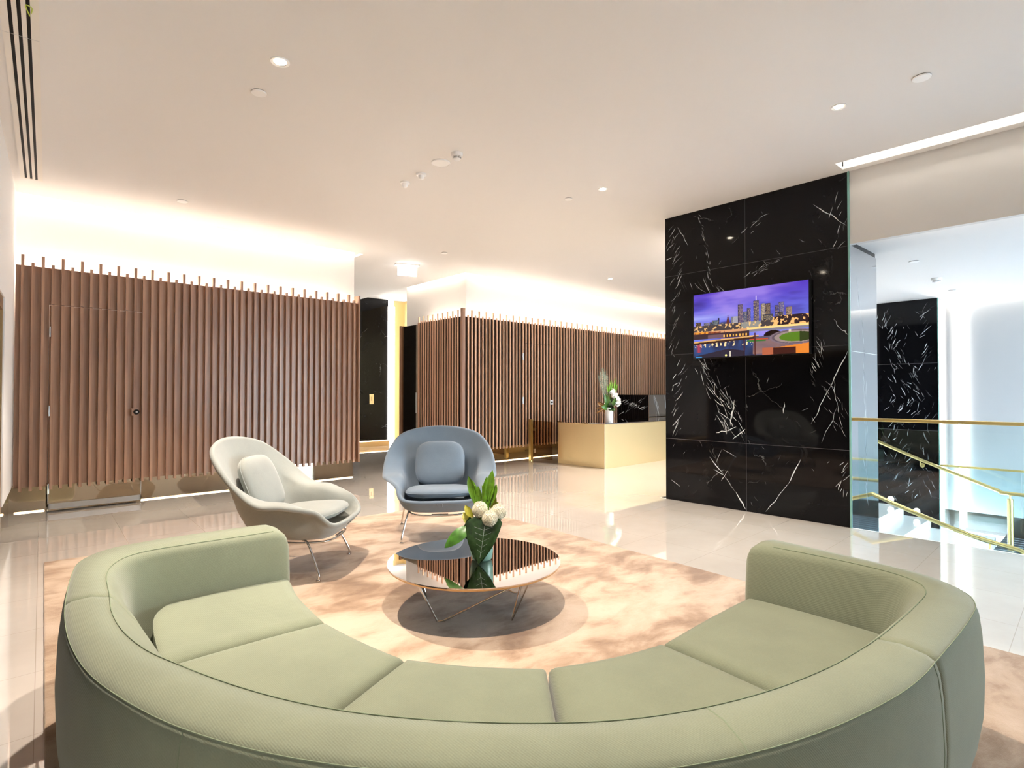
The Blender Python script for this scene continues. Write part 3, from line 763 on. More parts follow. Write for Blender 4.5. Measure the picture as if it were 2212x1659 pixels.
# ------------------------------------------------------------------ ceiling fittings
def disc(name, label, cat, x, y, r, kind='plate', h=HC, group=None):
    t = thing(name, label, cat, (x, y, h), 0, group)
    if kind == 'plate':
        b = MB(); b.lathe([(0, -.012), (r * .94, -.012), (r, -.008), (r, -.004), (0, -.004)], n=40); b.build('plate', 'white', t, smooth=30)
        b = MB(); b.lathe([(0, -.004), (r * .9, -.004), (r * .9, 0), (0, 0)], n=32); b.build('gap_ring', 'black', t)
    if kind == 'speaker':
        b = MB(); b.lathe([(0, -.008), (r * .9, -.008), (r * .93, -.012), (r, -.008), (r, 0), (0, 0)], n=48); b.build('grille', 'white', t, smooth=30)
    if kind == 'smoke':
        b = MB(); b.lathe([(0, 0), (r, 0), (r, -.018), (r * .86, -.03)], n=32); b.build('base', 'white', t, smooth=40)
        b = MB()
        for k in range(8):
            a = k * math.pi / 4; b.box(r * .62 * math.cos(a) - .005, r * .62 * math.cos(a) + .005, r * .62 * math.sin(a) - .005, r * .62 * math.sin(a) + .005, -.05, -.028)
        b.build('vents', 'steel', t)
        b = MB(); b.lathe([(0, -.03), (r * .86, -.03), (r * .55, -.036), (r * .5, -.05), (r * .7, -.052), (r * .5, -.062), (0, -.066)], n=32); b.build('chamber', 'white', t, smooth=40)
    if kind == 'dome':
        b = MB(); b.lathe([(0, 0), (r, 0), (r, -.012), (r * .8, -.016)], n=32); b.build('base', 'white', t, smooth=40)
        b = MB(); b.lathe([(r * .62, -.016), (r * .58, -.035), (r * .4, -.052), (0, -.06)], n=32); b.build('lens', 'white', t, smooth=60)
    if kind == 'lamp':
        b = MB(); b.lathe([(r * .72, -.006), (r * .96, -.008), (r, -.004), (r, 0), (r * .7, 0)], n=40, cap=False); b.build('trim_ring', 'white', t, smooth=30)
        b = MB(); b.lathe([(0, -.004), (r * .62, -.004), (r * .62, 0), (0, 0)], n=32); b.build('lens', 'lamp', t)
    return t
disc('downlight', 'bright glaring ceiling downlight nearest the left, above the sofa', 'downlight', 1.333, 3.693, .06, 'lamp')
disc('downlight', 'lit ceiling downlight near the upper right, beside the stair slot', 'downlight', 4.637, 1.464, .05, 'lamp')
disc('downlight', 'small lit ceiling downlight left of the black pillar top', 'downlight', 4.688, 3.735, .05, 'lamp')
disc('downlight', 'tiny distant downlight above the reception desk', 'downlight', 8.5, 6.6, .05, 'lamp')
disc('sprinkler_cover', 'round white sprinkler cover beside the glaring left downlight', 'sprinkler cover', 1.359, 4.173, .052)
disc('sprinkler_cover', 'round white sprinkler cover near the upper right corner of the ceiling', 'sprinkler cover', 4.616, .946, .055)
disc('sprinkler_cover', 'round white sprinkler cover closest to the left cove light', 'sprinkler cover', 1.511, 7.13, .055)
disc('sprinkler_cover', 'thin white sprinkler cover left of the downlight by the black pillar', 'sprinkler cover', 4.644, 4.178, .045)
disc('sprinkler_cover', 'tiny white sprinkler cover above the corner of the long slatted screen', 'sprinkler cover', 5.047, 7.084, .05)
disc('smoke_detector', 'white smoke detector, rightmost of the four fittings in the middle of the ceiling', 'smoke detector', 3.022, 4.053, .052, 'smoke')
disc('ceiling_speaker', 'large flat round white ceiling speaker beside the smoke detector', 'speaker', 3.033, 4.318, .088, 'speaker')
disc('motion_sensor', 'small white domed sensor between the ceiling speaker and the flat pink-white fitting', 'sensor', 3.054, 4.676, .05, 'dome')
disc('ceiling_sensor', 'small flat white ceiling fitting, leftmost of the middle group of four', 'sensor', 3.053, 4.974, .05, 'dome')
disc('sprinkler_cover', 'small cover on the lower stair ceiling nearest the black pillar', 'sprinkler cover', 7.626, 1.655, .05, h=HL)
disc('smoke_detector', 'white detector on the lower stair ceiling beyond the pillar', 'smoke detector', 8.97, 1.704, .06, 'smoke', h=HL)
disc('sprinkler_cover', 'farthest small cover on the lower stair ceiling', 'sprinkler cover', 10.21, 1.756, .05, h=HL)
# linear slot diffuser
dv = thing('linear_diffuser', 'long three-slot air diffuser in the ceiling along the left wall', 'air diffuser', (.237, 7.40, HC), math.atan(-.051))
def dbox(b, x0, x1, y0, y1, z0, z1): b.box(x0, x1, y0, y1, z0, z1)
b = MB()
for a, c in ((-.085, -.052), (-.034, -.012), (.006, .028), (.046, .085)): b.box(a, c, -7.0, 0, -.010, .0)
b.box(-.085, .085, -.018, 0, -.0101, 0)
b.build('frame', 'grille_white', dv)
b = MB()
for a, c in ((-.052, -.034), (-.012, .006), (.028, .046)): b.box(a, c, -7.0, -.018, -.003, -.0005)
b.build('slots', 'black', dv)
b = MB()
for y in (-2.95,): b.box(-.086, .086, y, y + .004, -.0105, -.009)
b.build('joint', 'steel', dv)
cd = MB(); cd.tube(catmull([(.05, -3.25, -.008), (.055, -3.35, -.03), (.03, -3.42, -.06), (.045, -3.32, -.06), (.04, -3.25, -.01)], 6), .003, 6); 
cd.build('cord', 'cord', dv, smooth=60)

# ------------------------------------------------------------------ rug
rg = MB()
def rx(x, y): return x + .047 * (y - 3)
pts = [(rx(.155, -3.0), -3.0), (rx(3.85, -3.0), -3.0), (rx(3.85, 5.25), 5.35), (rx(.155, 5.62), 5.58)]
rg.hexa(pts, 0.0005, .014)
tag(rg.build('rug', 'rug', bevel=.005), 'large mottled taupe rug under the seating group', 'rug')

# ------------------------------------------------------------------ curved sofa
sofa = thing('curved_sofa', 'large curved sage green sofa with five seat cushions in the foreground', 'sofa')
TOP = .64
K = [((1.055, 2.745), (1.065, 2.965)), ((.98, 2.747), (.985, 2.97)), ((.85, 2.752), (.85, 2.985)), ((.66, 2.762), (.65, 2.994)), ((.51, 2.765), (.46, 2.985)), ((.42, 2.735), (.335, 2.94)), ((.355, 2.65), (.25, 2.83)),
     ((.315, 2.50), (.205, 2.62)), ((.297, 2.245), (.165, 2.30)), ((.283, 2.08), (.150, 2.08)), ((.285, 1.90), (.150, 1.88)), ((.31, 1.72), (.168, 1.68)), ((.355, 1.57), (.208, 1.50)),
     ((.415, 1.40), (.265, 1.32)), ((.49, 1.235), (.35, 1.14)), ((.58, 1.09), (.45, .985)), ((.69, .955), (.57, .84)), ((.82, .825), (.71, .705)), ((.96, .715), (.86, .585)),
     ((1.12, .63), (1.04, .487)), ((1.30, .565), (1.24, .413)), ((1.49, .522), (1.46, .362)), ((1.64, .503), (1.62, .342)), ((1.765, .492), (1.75, .338)), ((1.95, .486), (1.96, .333)), ((2.12, .484), (2.15, .333)),
     ((2.27, .49), (2.30, .343)), ((2.37, .53), (2.42, .39)), ((2.425, .62), (2.505, .49)), ((2.445, .74), (2.555, .65)), ((2.45, .90), (2.585, .83)), ((2.445, 1.05), (2.61, 1.02)), ((2.44, 1.165), (2.615, 1.165))]
SUB = 5
inn = catmull([k[0] for k in K], SUB); out_ = catmull([k[1] for k in K], SUB)
NS = len(inn)
def lean(i):
    k = i / SUB
    def sm(a, b, x): t = min(1, max(0, (x - a) / (b - a))); return t * t * (3 - 2 * t)
    return .015 + .12 * sm(4.5, 8, k) * (1 - sm(24.5, 28.5, k))
def prof_pts(i, inset=0., drop=0.):
    a = np.array(inn[i]); c = np.array(out_[i]); d = c - a; Wd = np.linalg.norm(d); n = d / Wd; L = lean(i)
    P = [(-L * .9, .09), (-L, .30), (-L * .95, .42), (-L * .45, .54), (-L * .08 + .0, .605), (.004, .625), (.02, .638), (.5 * Wd, .646), (Wd - .022, .638), (Wd - .003, .627), (Wd + .006, .60), (Wd + .013, .54), (Wd + .018, .42), (Wd + .014, .30), (Wd - .002, .20), (Wd - .035, .11), (Wd - .08, .075), (Wd * .5, .075)]
    out = []
    cx = Wd / 2
    for (w, z) in P:
        w2 = cx + (w - cx) * (1 - inset / max(Wd / 2, .05)) ; z2 = z
        if z > .35: z2 = z - drop * (z - .35) / .29 - inset
        q = a + n * w2; out.append((q[0], q[1], z2))
    return out
def arc_s(idx0, idx1):
    s = [0]
    for i in range(idx0 + 1, idx1 + 1): s.append(s[-1] + np.linalg.norm(np.array(inn[i]) - np.array(inn[i - 1])))
    return s
def ribbon_part(name, i0, i1, end0=False, end1=False):
    b = MB(); rows = []
    def endrows(i, j, rev):
        # rounded end: extrapolate profile towards the end with a quarter-circle top
        rr = []; R = .075
        base = prof_pts(i)
        ad = np.array(inn[i]) - np.array(inn[j]); ad = ad / np.linalg.norm(ad)
        for t in (0, .25, .5, .7, .85, .95, 1.0):
            off = R * t - R; dr = R - math.sqrt(max(0, R * R - (R * t) ** 2))
            ins = .02 * max(0, (t - .6) / .4) ** 2
            pr = prof_pts(i, inset=ins, drop=dr); rr.append([(p[0] + ad[0] * off, p[1] + ad[1] * off, p[2] + 0) for p in pr])
        return rr[::-1] if rev else rr
    a, z = i0, i1
    if end0: rows += endrows(i0, i0 + 2, True); a = i0 + 6
    else: rows.append(prof_pts(i0, inset=.005)); rows.append([tuple(np.array(p) * .7 + np.array(q) * .3) for p, q in zip(prof_pts(i0), prof_pts(i0 + 1))]); a = i0 + 1
    e = i1
    if end1: e = i1 - 6
    for i in range(a, e if not end1 else e + 1): rows.append(prof_pts(i))
    if end1: rows += endrows(i1, i1 - 2, False)
    else:
        rows.append([tuple(np.array(p) * .7 + np.array(q) * .3) for p, q in zip(prof_pts(i1), prof_pts(i1 - 1))]); rows.append(prof_pts(i1, inset=.005))
    b.grid(rows, closeu=True)
    n = len(rows[0]); b.f.append(list(range(n))); b.m.append(0)
    o = (len(rows) - 1) * n; b.f.append([o + k for k in range(n)]); b.m.append(0)
    ob = b.build(name, 'sofa', sofa, smooth=75)
    return ob
iL = 8 * SUB; iR = 23 * SUB
armL = ribbon_part('arm', 0, iL, end0=True); backr = ribbon_part('backrest', iL, iR); armR = ribbon_part('arm', iR, NS - 1, end1=True)
def seam(par, i0, i1, which):
    b = MB(); pts = []
    for i in range(i0, i1 + 1):
        p = prof_pts(i)[which]; pts.append((p[0], p[1], p[2] + .001))
    b.tube(pts, .0015, 6); b.build('piping', 'sofa_seam', par, smooth=60)
seam(armL, 5, iL, 6); seam(armL, 5, iL, 9); seam(backr, iL, iR, 6); seam(backr, iL, iR, 9); seam(armR, iR, NS - 6, 6); seam(armR, iR, NS - 6, 9)
def cross_seam(par, i, a, c):
    b = MB(); p = prof_pts(i); b.tube([p[k] for k in range(a, c + 1)], .0015, 6); b.build('piping', 'sofa_seam', par, smooth=60)
cross_seam(backr, 13 * SUB + 1, 9, 15); cross_seam(backr, iR - 1, 9, 15); cross_seam(backr, 19 * SUB, 6, 9)
# seats
FR = [(1.05, 2.735), (.985, 2.45), (.961, 2.132), (.975, 1.88), (1.028, 1.663), (1.155, 1.455), (1.335, 1.295), (1.54, 1.19), (1.767, 1.146), (2.08, 1.143), (2.425, 1.145)]
BKc = [(.535, 2.735), (.455, 2.56), (.412, 2.15), (.430, 1.80), (.515, 1.43), (.685, 1.105), (.955, .845), (1.30, .685), (1.72, .625), (2.05, .61), (2.425, .64)]
FRc = catmull(FR, 10); BK2 = catmull(BKc, 10)
bounds = [0, 20, 40, 60, 80, 100]
for c in range(5):
    i0, i1 = bounds[c], bounds[c + 1]
    # s samples with denser ends
    L = sum(np.linalg.norm(FRc[i + 1] - FRc[i]) for i in range(i0, i1)); Dp = .56; R = .035
    def samples(Lg): return sorted(set([0] + [R * x / Lg for x in (.08, .25, .5, 1.0)] + list(np.linspace(R * 1.6 / Lg, 1 - R * 1.6 / Lg, 9)) + [1 - R * x / Lg for x in (.08, .25, .5, 1.0)] + [1]))
    ss, tt = samples(L), samples(Dp)
    g = 0.0025 / L
    def pos(s, t):
        s = g + s * (1 - 2 * g); q = i0 + s * (i1 - i0); k = int(min(q, i1 - 1e-6)); f = q - k
        Fp = FRc[k] * (1 - f) + FRc[min(k + 1, 100)] * f; Bp = BK2[k] * (1 - f) + BK2[min(k + 1, 100)] * f
        return Bp * (1 - t) + Fp * t
    def zz(s, t):
        d = min(s * L, (1 - s) * L, (1 - t) * Dp, t * Dp + .02)
        e = R - math.sqrt(max(0, R * R - (R - d) ** 2)) if d < R else 0
        return .412 + .022 * (math.sin(math.pi * s) * math.sin(math.pi * min(1, t * .9 + .05))) ** .5 - e
    rows = []
    for t in tt: rows.append([(*pos(s, t), zz(s, t)) for s in ss])
    b = MB(); b.grid(rows)
    per = [(0, j) for j in range(len(ss))] + [(i, len(ss) - 1) for i in range(1, len(tt))] + [(len(tt) - 1, j) for j in range(len(ss) - 2, -1, -1)] + [(i, 0) for i in range(len(tt) - 2, 0, -1)]
    o1 = [rows[i][j] for i, j in per]
    lo = [(x, y, .27) for x, y, z in o1]; cen = np.mean(np.array(lo), axis=0)
    lo2 = [tuple(np.array(p) + (cen - np.array(p)) * .03 + np.array([0, 0, -.015])) for p in lo]
    b.grid([o1 + o1[:1], lo + lo[:1], lo2 + lo2[:1]])
    o = len(b.v); b.v += lo2; b.f.append(list(range(o, o + len(lo2)))); b.m.append(0)
    cu = b.build('seat_cushion', 'sofa', sofa, smooth=60)
    pb = MB(); pb.tube([(x, y, z + .0) for x, y, z in [(*pos(s, 1.0), .372) for s in np.linspace(.02, .98, 14)]], .003, 6); pb.build('piping', 'sofa_seam', cu)
bs = MB()
fi = [FRc[k] * .93 + BK2[k] * .07 for k in range(0, 101, 4)]; bi = [BK2[k] * .95 + FRc[k] * .05 for k in range(0, 101, 4)]
for k in range(len(fi) - 1): bs.hexa([tuple(fi[k]), tuple(fi[k + 1]), tuple(bi[k + 1]), tuple(bi[k])], .09, .268)
bs.build('seat_base', 'sofa', sofa)
for x, y in ((1.0, 2.86), (.30, 2.70), (.26, 1.9), (.50, 1.15), (.95, .72), (1.6, .44), (2.36, .52), (2.52, 1.08), (1.0, 1.75), (1.7, 1.02)):
    b = MB(); b.lathe([(.016, 0), (.02, .1)], n=14); b.build('leg', 'steel', sofa, smooth=60, loc=(x, y, .014))

# ------------------------------------------------------------------ lounge chairs
def make_chair(label, m, loc, facing):
    t = thing('lounge_chair', label, 'armchair', (loc[0], loc[1], .0145), math.atan2(facing[1], facing[0]) - math.pi / 2, 'shell lounge chairs around the coffee table')
    ring0 = [(0, -.02, .285)] * 8
    ring1 = [(0, .20, .285), (.13, .19, .285), (.20, .10, .285), (.20, .0, .288), (.18, -.10, .295), (.14, -.17, .31), (.08, -.20, .32), (0, -.21, .325)]
    ring2 = [(0, .34, .292), (.22, .32, .296), (.29, .20, .315), (.30, .04, .345), (.29, -.10, .38), (.24, -.21, .42), (.13, -.27, .45), (0, -.29, .46)]
    ring3 = [(0, .39, .325), (.265, .37, .335), (.31, .27, .40), (.312, .12, .47), (.325, -.06, .505), (.33, -.22, .575), (.19, -.325, .68), (0, -.365, .70)]
    rim = [(0, .44, .375), (.29, .415, .388), (.355, .315, .485), (.468, .14, .538), (.505, -.03, .562), (.468, -.24, .745), (.33, -.39, .895), (0, -.455, .945)]
    ring3b = [(0, .42, .36), (.28, .395, .372), (.328, .295, .455), (.345, .135, .532), (.37, -.05, .558), (.37, -.24, .665), (.26, -.365, .80), (0, -.42, .84)]
    rim2 = [(0, .445, .345), (.31, .425, .36), (.41, .285, .485), (.505, .13, .53), (.535, -.08, .59), (.468, -.268, .74), (.29, -.42, .885), (0, -.478, .94)]
    def full(r):
        return r + [(-x, y, z) for x, y, z in r[-2:0:-1]]
    rings = [full(r) for r in (ring0, ring1, ring2, ring3, ring3b, rim)]
    loops = [catmull(r, 6, closed=True) for r in rings]
    cols = []
    n = len(loops[0])
    for j in range(n): cols.append(catmull([l[j] for l in loops], 6))
    b = MB(); nr = len(cols[0])
    rows = [[tuple(cols[j][i]) for j in range(n)] for i in range(nr)]
    rows[0] = [tuple(np.array(rows[0][0]))] * n
    # thickness: offset surface outwards
    def offs(th):
        out = []
        P = np.array(rows[1:])
        du = np.roll(P, -1, axis=1) - np.roll(P, 1, axis=1); dv_ = np.gradient(P, axis=0)
        nn = np.cross(du, dv_); nn /= np.linalg.norm(nn, axis=2, keepdims=True) + 1e-9
        if nn[2, 0, 2] > 0: nn = -nn
        return P + nn * th
    P = np.array(rows[1:]); Q = offs(.034); Mid = offs(.017)
    # rounded lip beyond the rim
    ed = P[-1] - P[-3]; ed /= np.linalg.norm(ed, axis=1, keepdims=True)
    lips = [P[-1] * .85 + Q[-1] * .15 + ed * .010, Mid[-1] + ed * .017, P[-1] * .15 + Q[-1] * .85 + ed * .010]
    allr = [list(map(tuple, r)) for r in P] + [list(map(tuple, r)) for r in lips] + [list(map(tuple, r)) for r in Q[::-1]]
    b.grid(allr, closeu=True)
    o = len(b.v); b.v.append(tuple(np.mean(P[0], axis=0))); b.f += [[o, k, (k + 1) % n] for k in range(n)]
    last = (len(allr) - 1) * n; o2 = len(b.v); b.v.append(tuple(np.mean(Q[0], axis=0))); b.f += [[o2, last + (k + 1) % n, last + k] for k in range(n)]
    b.m = [0] * len(b.f)
    b.build('shell', m, t, smooth=80)
    sm_ = MB()
    for x in (.02, -.02): sm_.tube([(x, .452, .365), (x, .462, .35), (x, .44, .325), (x, .36, .295)], .003, 6)
    sm_.build('front_seam', m, t)
    # cushions
    def pillow(name, cx, cy, cz, w, d, h, tilt, sq=3.2):
        pb = MB(); rws = []
        nu = 40
        for i in range(13):
            ph = math.pi * i / 12; rr = math.sin(ph) ** .55; z = math.cos(ph); z = math.copysign(abs(z) ** .8, z) * h / 2
            row = []
            for j in range(nu):
                a = 2 * math.pi * j / nu; ca, sa = math.cos(a), math.sin(a)
                k = (abs(ca) ** sq + abs(sa) ** sq) ** (-1 / sq)
                row.append((w / 2 * ca * k * rr, d / 2 * sa * k * rr, z))
            rws.append(row)
        pb.grid(rws, closeu=True)
        ob = pb.build(name, m, t, smooth=70, loc=(cx, cy, cz)); ob.rotation_euler = (tilt, 0, 0)
        pp = MB(); a_ = []
        for j in range(nu):
            a = 2 * math.pi * j / nu; ca, sa = math.cos(a), math.sin(a); k = (abs(ca) ** sq + abs(sa) ** sq) ** (-1 / sq)
            a_.append((w / 2 * ca * k * 1.002, d / 2 * sa * k * 1.002, 0))
        pp.tube(a_, .004, 6, closed=True); pp.build('piping', m, ob)
        return ob
    pillow('seat_cushion', 0, .125, .405, .60, .54, .095, math.radians(4))
    pillow('back_cushion', 0, -.215, .615, .46, .43, .12, math.radians(113), 3.6)
    # steel frame
    for sx in (-1, 1):
        lb = MB(); lb.tube(catmull([(sx * .25, .17, .27), (sx * .275, .24, .24), (sx * .32, .33, .06), (sx * .325, .335, .008)], 5), .0085, 8); lb.tube([(sx * .325, .335, .0), (sx * .325, .335, .008)], .018, 12); lb.build('leg', 'chrome', t, smooth=60)
        lb = MB(); lb.tube(catmull([(sx * .22, -.02, .335), (sx * .30, -.16, .34), (sx * .365, -.36, .06), (sx * .37, -.37, .008)], 5), .0085, 8); lb.tube([(sx * .37, -.37, .0), (sx * .37, -.37, .008)], .018, 12); lb.build('leg', 'chrome', t, smooth=60)
    fb = MB(); fb.tube(catmull([(-.25, -.02, .245), (-.27, .16, .243), (-.22, .32, .240), (-.10, .372, .238), (.10, .372, .238), (.22, .32, .240), (.27, .16, .243), (.25, -.02, .245)], 6), .008, 8)
    fb.tube([(-.25, -.02, .245), (.25, -.02, .245)], .008, 8); fb.box(-.07, .07, .36, .38, .232, .25)
    fb.build('frame', 'chrome', t, smooth=60)
    return t
make_chair('warm lit pale grey shell lounge chair seen from its side behind the left sofa arm', 'chair_warm_lit', (1.62, 4.22, 0), (.72, -.70))
make_chair('cool lit blue grey shell lounge chair facing the camera behind the coffee table', 'chair_cool_lit', (3.02, 4.30, 0), (-.577, -.816))

# ------------------------------------------------------------------ coffee table
TC = (2.135, 2.68)
ct = thing('coffee_table', 'round low coffee table with a dark mirrored top and thin wire legs', 'coffee table', (*TC, 0))
b = MB(); b.lathe([(0, .292), (.515, .292), (.515, .298), (0, .298)], n=96); b.build('top', 'tablemirror', ct, smooth=30)
b = MB(); b.lathe([(0, .276), (.495, .276), (.510, .282), (.512, .2905), (0, .2915)], n=96); b.build('rim', 'bronze', ct, smooth=30)
feet = [(-.11, .36), (-.30, -.04), (.02, -.31), (.35, -.02)]
feet = [(x, y) for x, y in feet]
for k in range(4):
    f = Vector(feet[k]); nx = Vector(feet[(k + 1) % 4]); a0 = math.atan2(f.y, f.x)
    A = Vector((math.cos(a0) * .45, math.sin(a0) * .45))
    dirn = (nx - f).normalized(); f2 = f + dirn * .035
    a1 = math.atan2(nx.y, nx.x) ; B = Vector((math.cos(a1) * .44, math.sin(a1) * .44)) * .98
    lb = MB(); lb.tube([(A.x, A.y, .277), (f.x, f.y, .021), (f2.x, f2.y, .021), (B.x, B.y, .277)], .0055, 8); lb.build('leg', 'chrome', ct, smooth=60)

# ------------------------------------------------------------------ plants
def leaf(b, base, tip, w, n=10, bend=.0, fold=.12, shape=1.0, side=None, norm=None):
    base = Vector(base); tip = Vector(tip); d = tip - base; L = d.length; d.normalize()
    nrm = Vector(norm) if norm else Vector((0, 0, 1))
    s = d.cross(nrm)
    if s.length < 1e-3: s = d.orthogonal()
    s.normalize(); up = s.cross(d).normalized()
    rows = []
    for i in range(n + 1):
        t = i / n; ww = w * (math.sin(math.pi * min(1, t ** shape)) ** .75 if 0 < t < 1 else .02)
        c = base + d * L * t + up * (bend * math.sin(math.pi * t) * L)
        rows.append([tuple(c - s * ww + up * fold * ww), tuple(c - s * ww * .5 + up * fold * ww * .35), tuple(c), tuple(c + s * ww * .5 + up * fold * ww * .35), tuple(c + s * ww + up * fold * ww)])
    b.grid(rows)
def pompom(c, r, m, par, seed, name='flower'):
    rnd = random.Random(seed); b = MB(); b.sphere(c, r * .78, 10)
    n = 170; ga = math.pi * (3 - math.sqrt(5))
    for i in range(n):
        z = 1 - 2 * (i + .5) / n; q = math.sqrt(1 - z * z); a = ga * i
        d = Vector((q * math.cos(a), q * math.sin(a), z))
        p = Vector(c) + d * r * .72; tip = Vector(c) + (d + Vector((0, 0, .25)) * .4).normalized() * r * rnd.uniform(.98, 1.06)
        leaf(b, p, tip, r * .17, 4, .12, .5, norm=tuple(d.orthogonal()))
    return b.build(name, m, par, smooth=80)
rv = Vector((math.cos(YAW), -math.sin(YAW), 0)); fv = Vector((math.sin(YAW), math.cos(YAW), 0))
def at(c, lat, dep, z):   # lateral to the right of the viewer, depth, height
    p = Vector((c[0], c[1], 0)) + rv * lat + fv * dep; return (p.x, p.y, z)
VC = (2.165, 2.65)
vz = thing('vase', 'small mint green ceramic vase on the coffee table', 'vase', (*VC, .298))
b = MB(); b.lathe([(0, .002), (.052, .0), (.062, .01), (.068, .05), (.070, .14), (.064, .14), (.060, .05), (0, .03)], n=40); b.build('body', 'ceramic_mint', vz, smooth=50)
fa = thing('flower_arrangement', 'white pompom flowers with green lilies and a big dark leaf in the mint vase', 'flowers', (0, 0, 0))
for i, (la, de, z, r) in enumerate([(-.008, -.05, .607, .048), (.052, -.085, .562, .047), (.100, -.035, .588, .048)]): pompom(at(VC, la, de, z), r, 'petal', fa, i)
# big dark leaf hanging over the front
def heart(b, c, w, h, z1, dep0, dep1, lean_):
    rows = []; n = 16
    for i in range(n + 1):
        t = i / n; z = z1 - h * t; ww = w * (min(1, t * 7 + .25)) ** .5 * (1 - t ** 1.9) ** .85 + .0005
        dd = dep0 + (dep1 - dep0) * math.sin(t * 1.6)
        row = []
        for j in range(-6, 7):
            s = j / 6; row.append(at(c, .022 + s * ww + lean_ * t, dd + .012 * s * s + .006 * math.cos(j * 2 + i * 1.1) * (abs(s)), z + .03 * (abs(s)) * (1 - t)))
        rows.append(row)
    b.grid(rows)
b = MB(); heart(b, VC, .108, .240, .540, -.080, -.112, -.034); big = b.build('leaf', 'leaf_dark', fa, smooth=80, props={'label': 'large dark glossy leaf'})
vb = MB(); vb.tube([at(VC, .022, -.09, .52), at(VC, .012, -.1145, .44), at(VC, -.004, -.1155, .34)], .0011, 5)
for k in range(5):
    z = .50 - k * .033
    for s in (-1, 1): vb.tube([at(VC, .018 - k * .004, -.1150, z), at(VC, .018 + s * (.055 - k * .008) - k * .004, -.1075, z + .018)], .0005, 4)
vb.build('leaf_vein', 'leaf_grey', big)
b = MB(); leaf(b, at(VC, -.04, -.03, .515), at(VC, -.215, -.07, .385), .040, 12, .14, -.2, norm=tuple(Vector((0, 0, 1)) - fv * 1.3)); b.build('leaf', 'leaf_mid', fa, smooth=80)
b = MB()
for (a, c, w) in [((-.05, 0, .50), (-.115, .02, .575), .026), ((-.05, -.01, .55), (-.10, -.01, .625), .022), ((-.03, -.02, .46), (-.08, -.05, .53), .035)]: leaf(b, at(VC, *a), at(VC, *c), w, 8, .1, .4, norm=tuple(-fv))
b.build('leaf', 'leaf_yellow', fa, smooth=80)
b = MB(); leaf(b, at(VC, .03, 0, .60), at(VC, .06, .0, .685), .02, 8, .05, .4, norm=tuple(-fv)); leaf(b, at(VC, .05, -.03, .51), at(VC, .125, -.02, .515), .018, 8, .1, .3, norm=tuple(-fv)); leaf(b, at(VC, -.05, .01, .40), at(VC, -.07, -.03, .56), .05, 8, .1, .4, norm=tuple(-fv)); b.build('leaf', 'leaf_dark', fa, smooth=80)
b = MB()
for a, c, w in [((.05, .02, .60), (.085, .03, .67), .02), ((.05, .02, .6), (.10, .03, .635), .018), ((.06, .02, .6), (.075, .04, .69), .012)]: leaf(b, at(VC, *a), at(VC, *c), w, 8, .05, .4, norm=tuple(-fv))
b.build('leaf', 'leaf_yellow', fa, smooth=80)
for (x0, x1, z1, w, hk) in [(-.012, -.045, .80, .022, -.035), (.008, .012, .80, .018, .02), (.015, .045, .835, .026, .02), (.02, .06, .75, .02, .03), (-.004, -.012, .74, .017, -.01)]:
    b = MB(); b.tube([at(VC, x0, 0, .44), at(VC, (x0 + x1) / 2, 0, .62), at(VC, x1, 0, z1 - .06)], [.009, .008, .012], 8)
    leaf(b, at(VC, (x0 + x1) / 2, 0, .60), at(VC, x1 + hk, -.01, z1), w, 12, -.03 if hk < 0 else .03, .9, 1.35, norm=tuple(-fv))
    leaf(b, at(VC, (x0 + x1) / 2, .01, .62), at(VC, x1 + hk * .4, .02, z1 - .03), w * .8, 10, .03, .6, 1.3, norm=tuple(fv))
    b.build('lily', 'leaf_bright', fa, smooth=80)
b = MB(); b.sphere((*VC, .48), .052, 10, (1, 1, 1.1)); b.tube([(*VC, .33), (*VC, .48)], .03, 10); b.build('foliage_core', 'leaf_dark', fa, smooth=80)
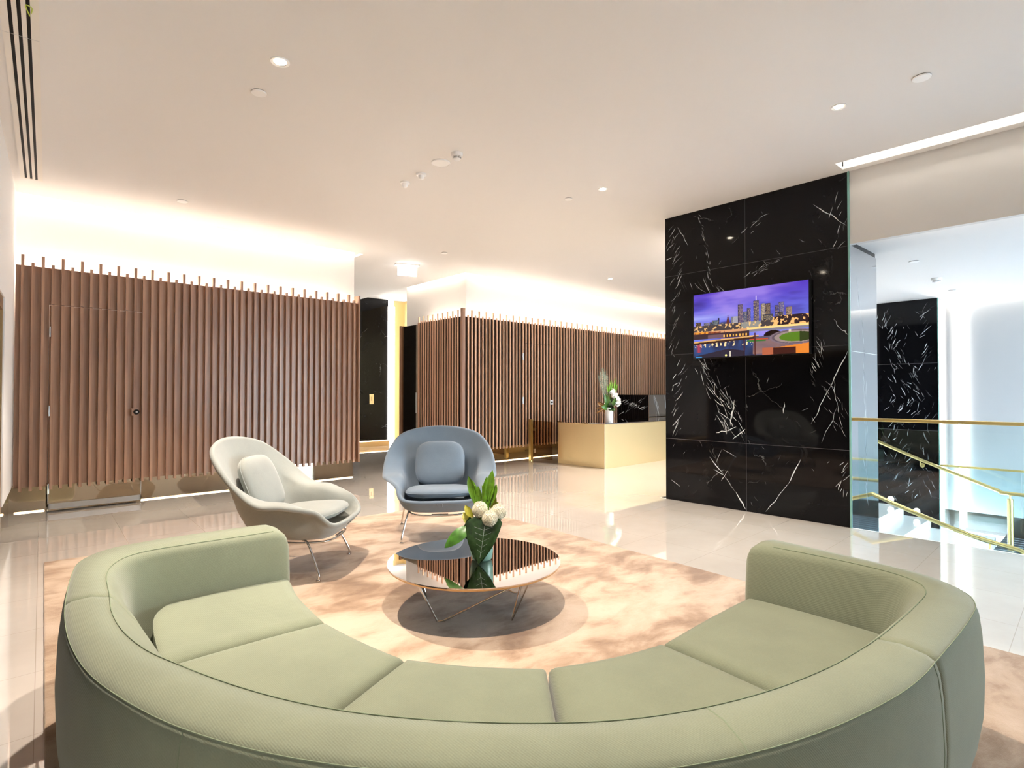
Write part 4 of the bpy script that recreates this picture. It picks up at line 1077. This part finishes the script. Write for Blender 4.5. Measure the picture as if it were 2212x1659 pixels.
# desk arrangement
VD = (7.90, 6.165)
v2 = thing('vase', 'white cylindrical vase on the corner of the reception desk', 'vase', (*VD, .77))
b = MB(); b.lathe([(0, 0), (.068, 0), (.07, .004), (.07, .27), (.063, .27), (.063, .02), (0, .02)], n=32); b.build('body', 'ceramic_white', v2, smooth=50)
f2 = thing('flower_arrangement', 'tall arrangement of green fronds and white blooms on the reception desk', 'flowers')
for i, (la, de, z, r) in enumerate([(.10, -.03, 1.24, .065), (.13, -.05, 1.17, .075), (.15, -.02, 1.11, .06), (.055, 0, 1.32, .06)]):
    b = MB(); rnd = random.Random(i); c = at(VD, la, de, z); b.sphere(c, r * .5, 8)
    for k in range(26):
        d = Vector((rnd.gauss(0, 1), rnd.gauss(0, 1), rnd.gauss(0, 1))).normalized(); leaf(b, Vector(c) + d * r * .3, Vector(c) + d * r, r * .42, 5, .1, .5, norm=tuple(d.orthogonal()))
    b.build('flower', 'petal_white', f2, smooth=80)
rnd = random.Random(5)
for k in range(9):
    b = MB(); la = rnd.uniform(-.12, .14); leaf(b, at(VD, la * .2, -.02, 1.04), at(VD, la * 1.3, rnd.uniform(-.15, .05), rnd.uniform(.97, 1.28)), rnd.uniform(.03, .055), 8, .12, .4, norm=tuple(-fv)); b.build('leaf', 'leaf_mid' if k % 3 else 'leaf_dark', f2, smooth=80)
for k in range(10):
    b = MB(); a = rnd.uniform(-.24, -.06); leaf(b, at(VD, -.03, 0, 1.05), at(VD, a, rnd.uniform(-.12, .05), rnd.uniform(.93, 1.22)), .018, 8, .12, .5, norm=tuple(-fv)); b.build('leaf', 'leaf_brown', f2, smooth=80)
for k in range(7):
    b = MB(); la = rnd.uniform(-.01, .12); z1 = rnd.uniform(1.42, 1.56); b.tube([at(VD, 0, 0, 1.0), at(VD, la * .6, 0, 1.25), at(VD, la, 0, z1 - .08)], .006, 6); leaf(b, at(VD, la * .8, 0, 1.28), at(VD, la + rnd.uniform(-.03, .05), 0, z1), .018, 8, .03, .8, norm=tuple(-fv)); b.build('lily', 'leaf_bright', f2, smooth=80)
for k in range(5):
    b = MB(); la = -.18 + k * .035; z1 = 1.72 - abs(k - 2) * .06
    p0 = Vector(at(VD, -.02, .02, 1.05)); p1_ = Vector(at(VD, la, .03, z1)); b.tube([p0, p1_], .003, 5)
    for j in range(16):
        t = .25 + .75 * j / 16; p = p0.lerp(p1_, t)
        for s in (-1, 1): leaf(b, p, p + rv * s * .05 * (1.1 - t * .6) + Vector((0, 0, .045)), .0028, 4, 0, .2, norm=tuple(-fv))
    b.build('frond', 'leaf_grey', f2, smooth=80)
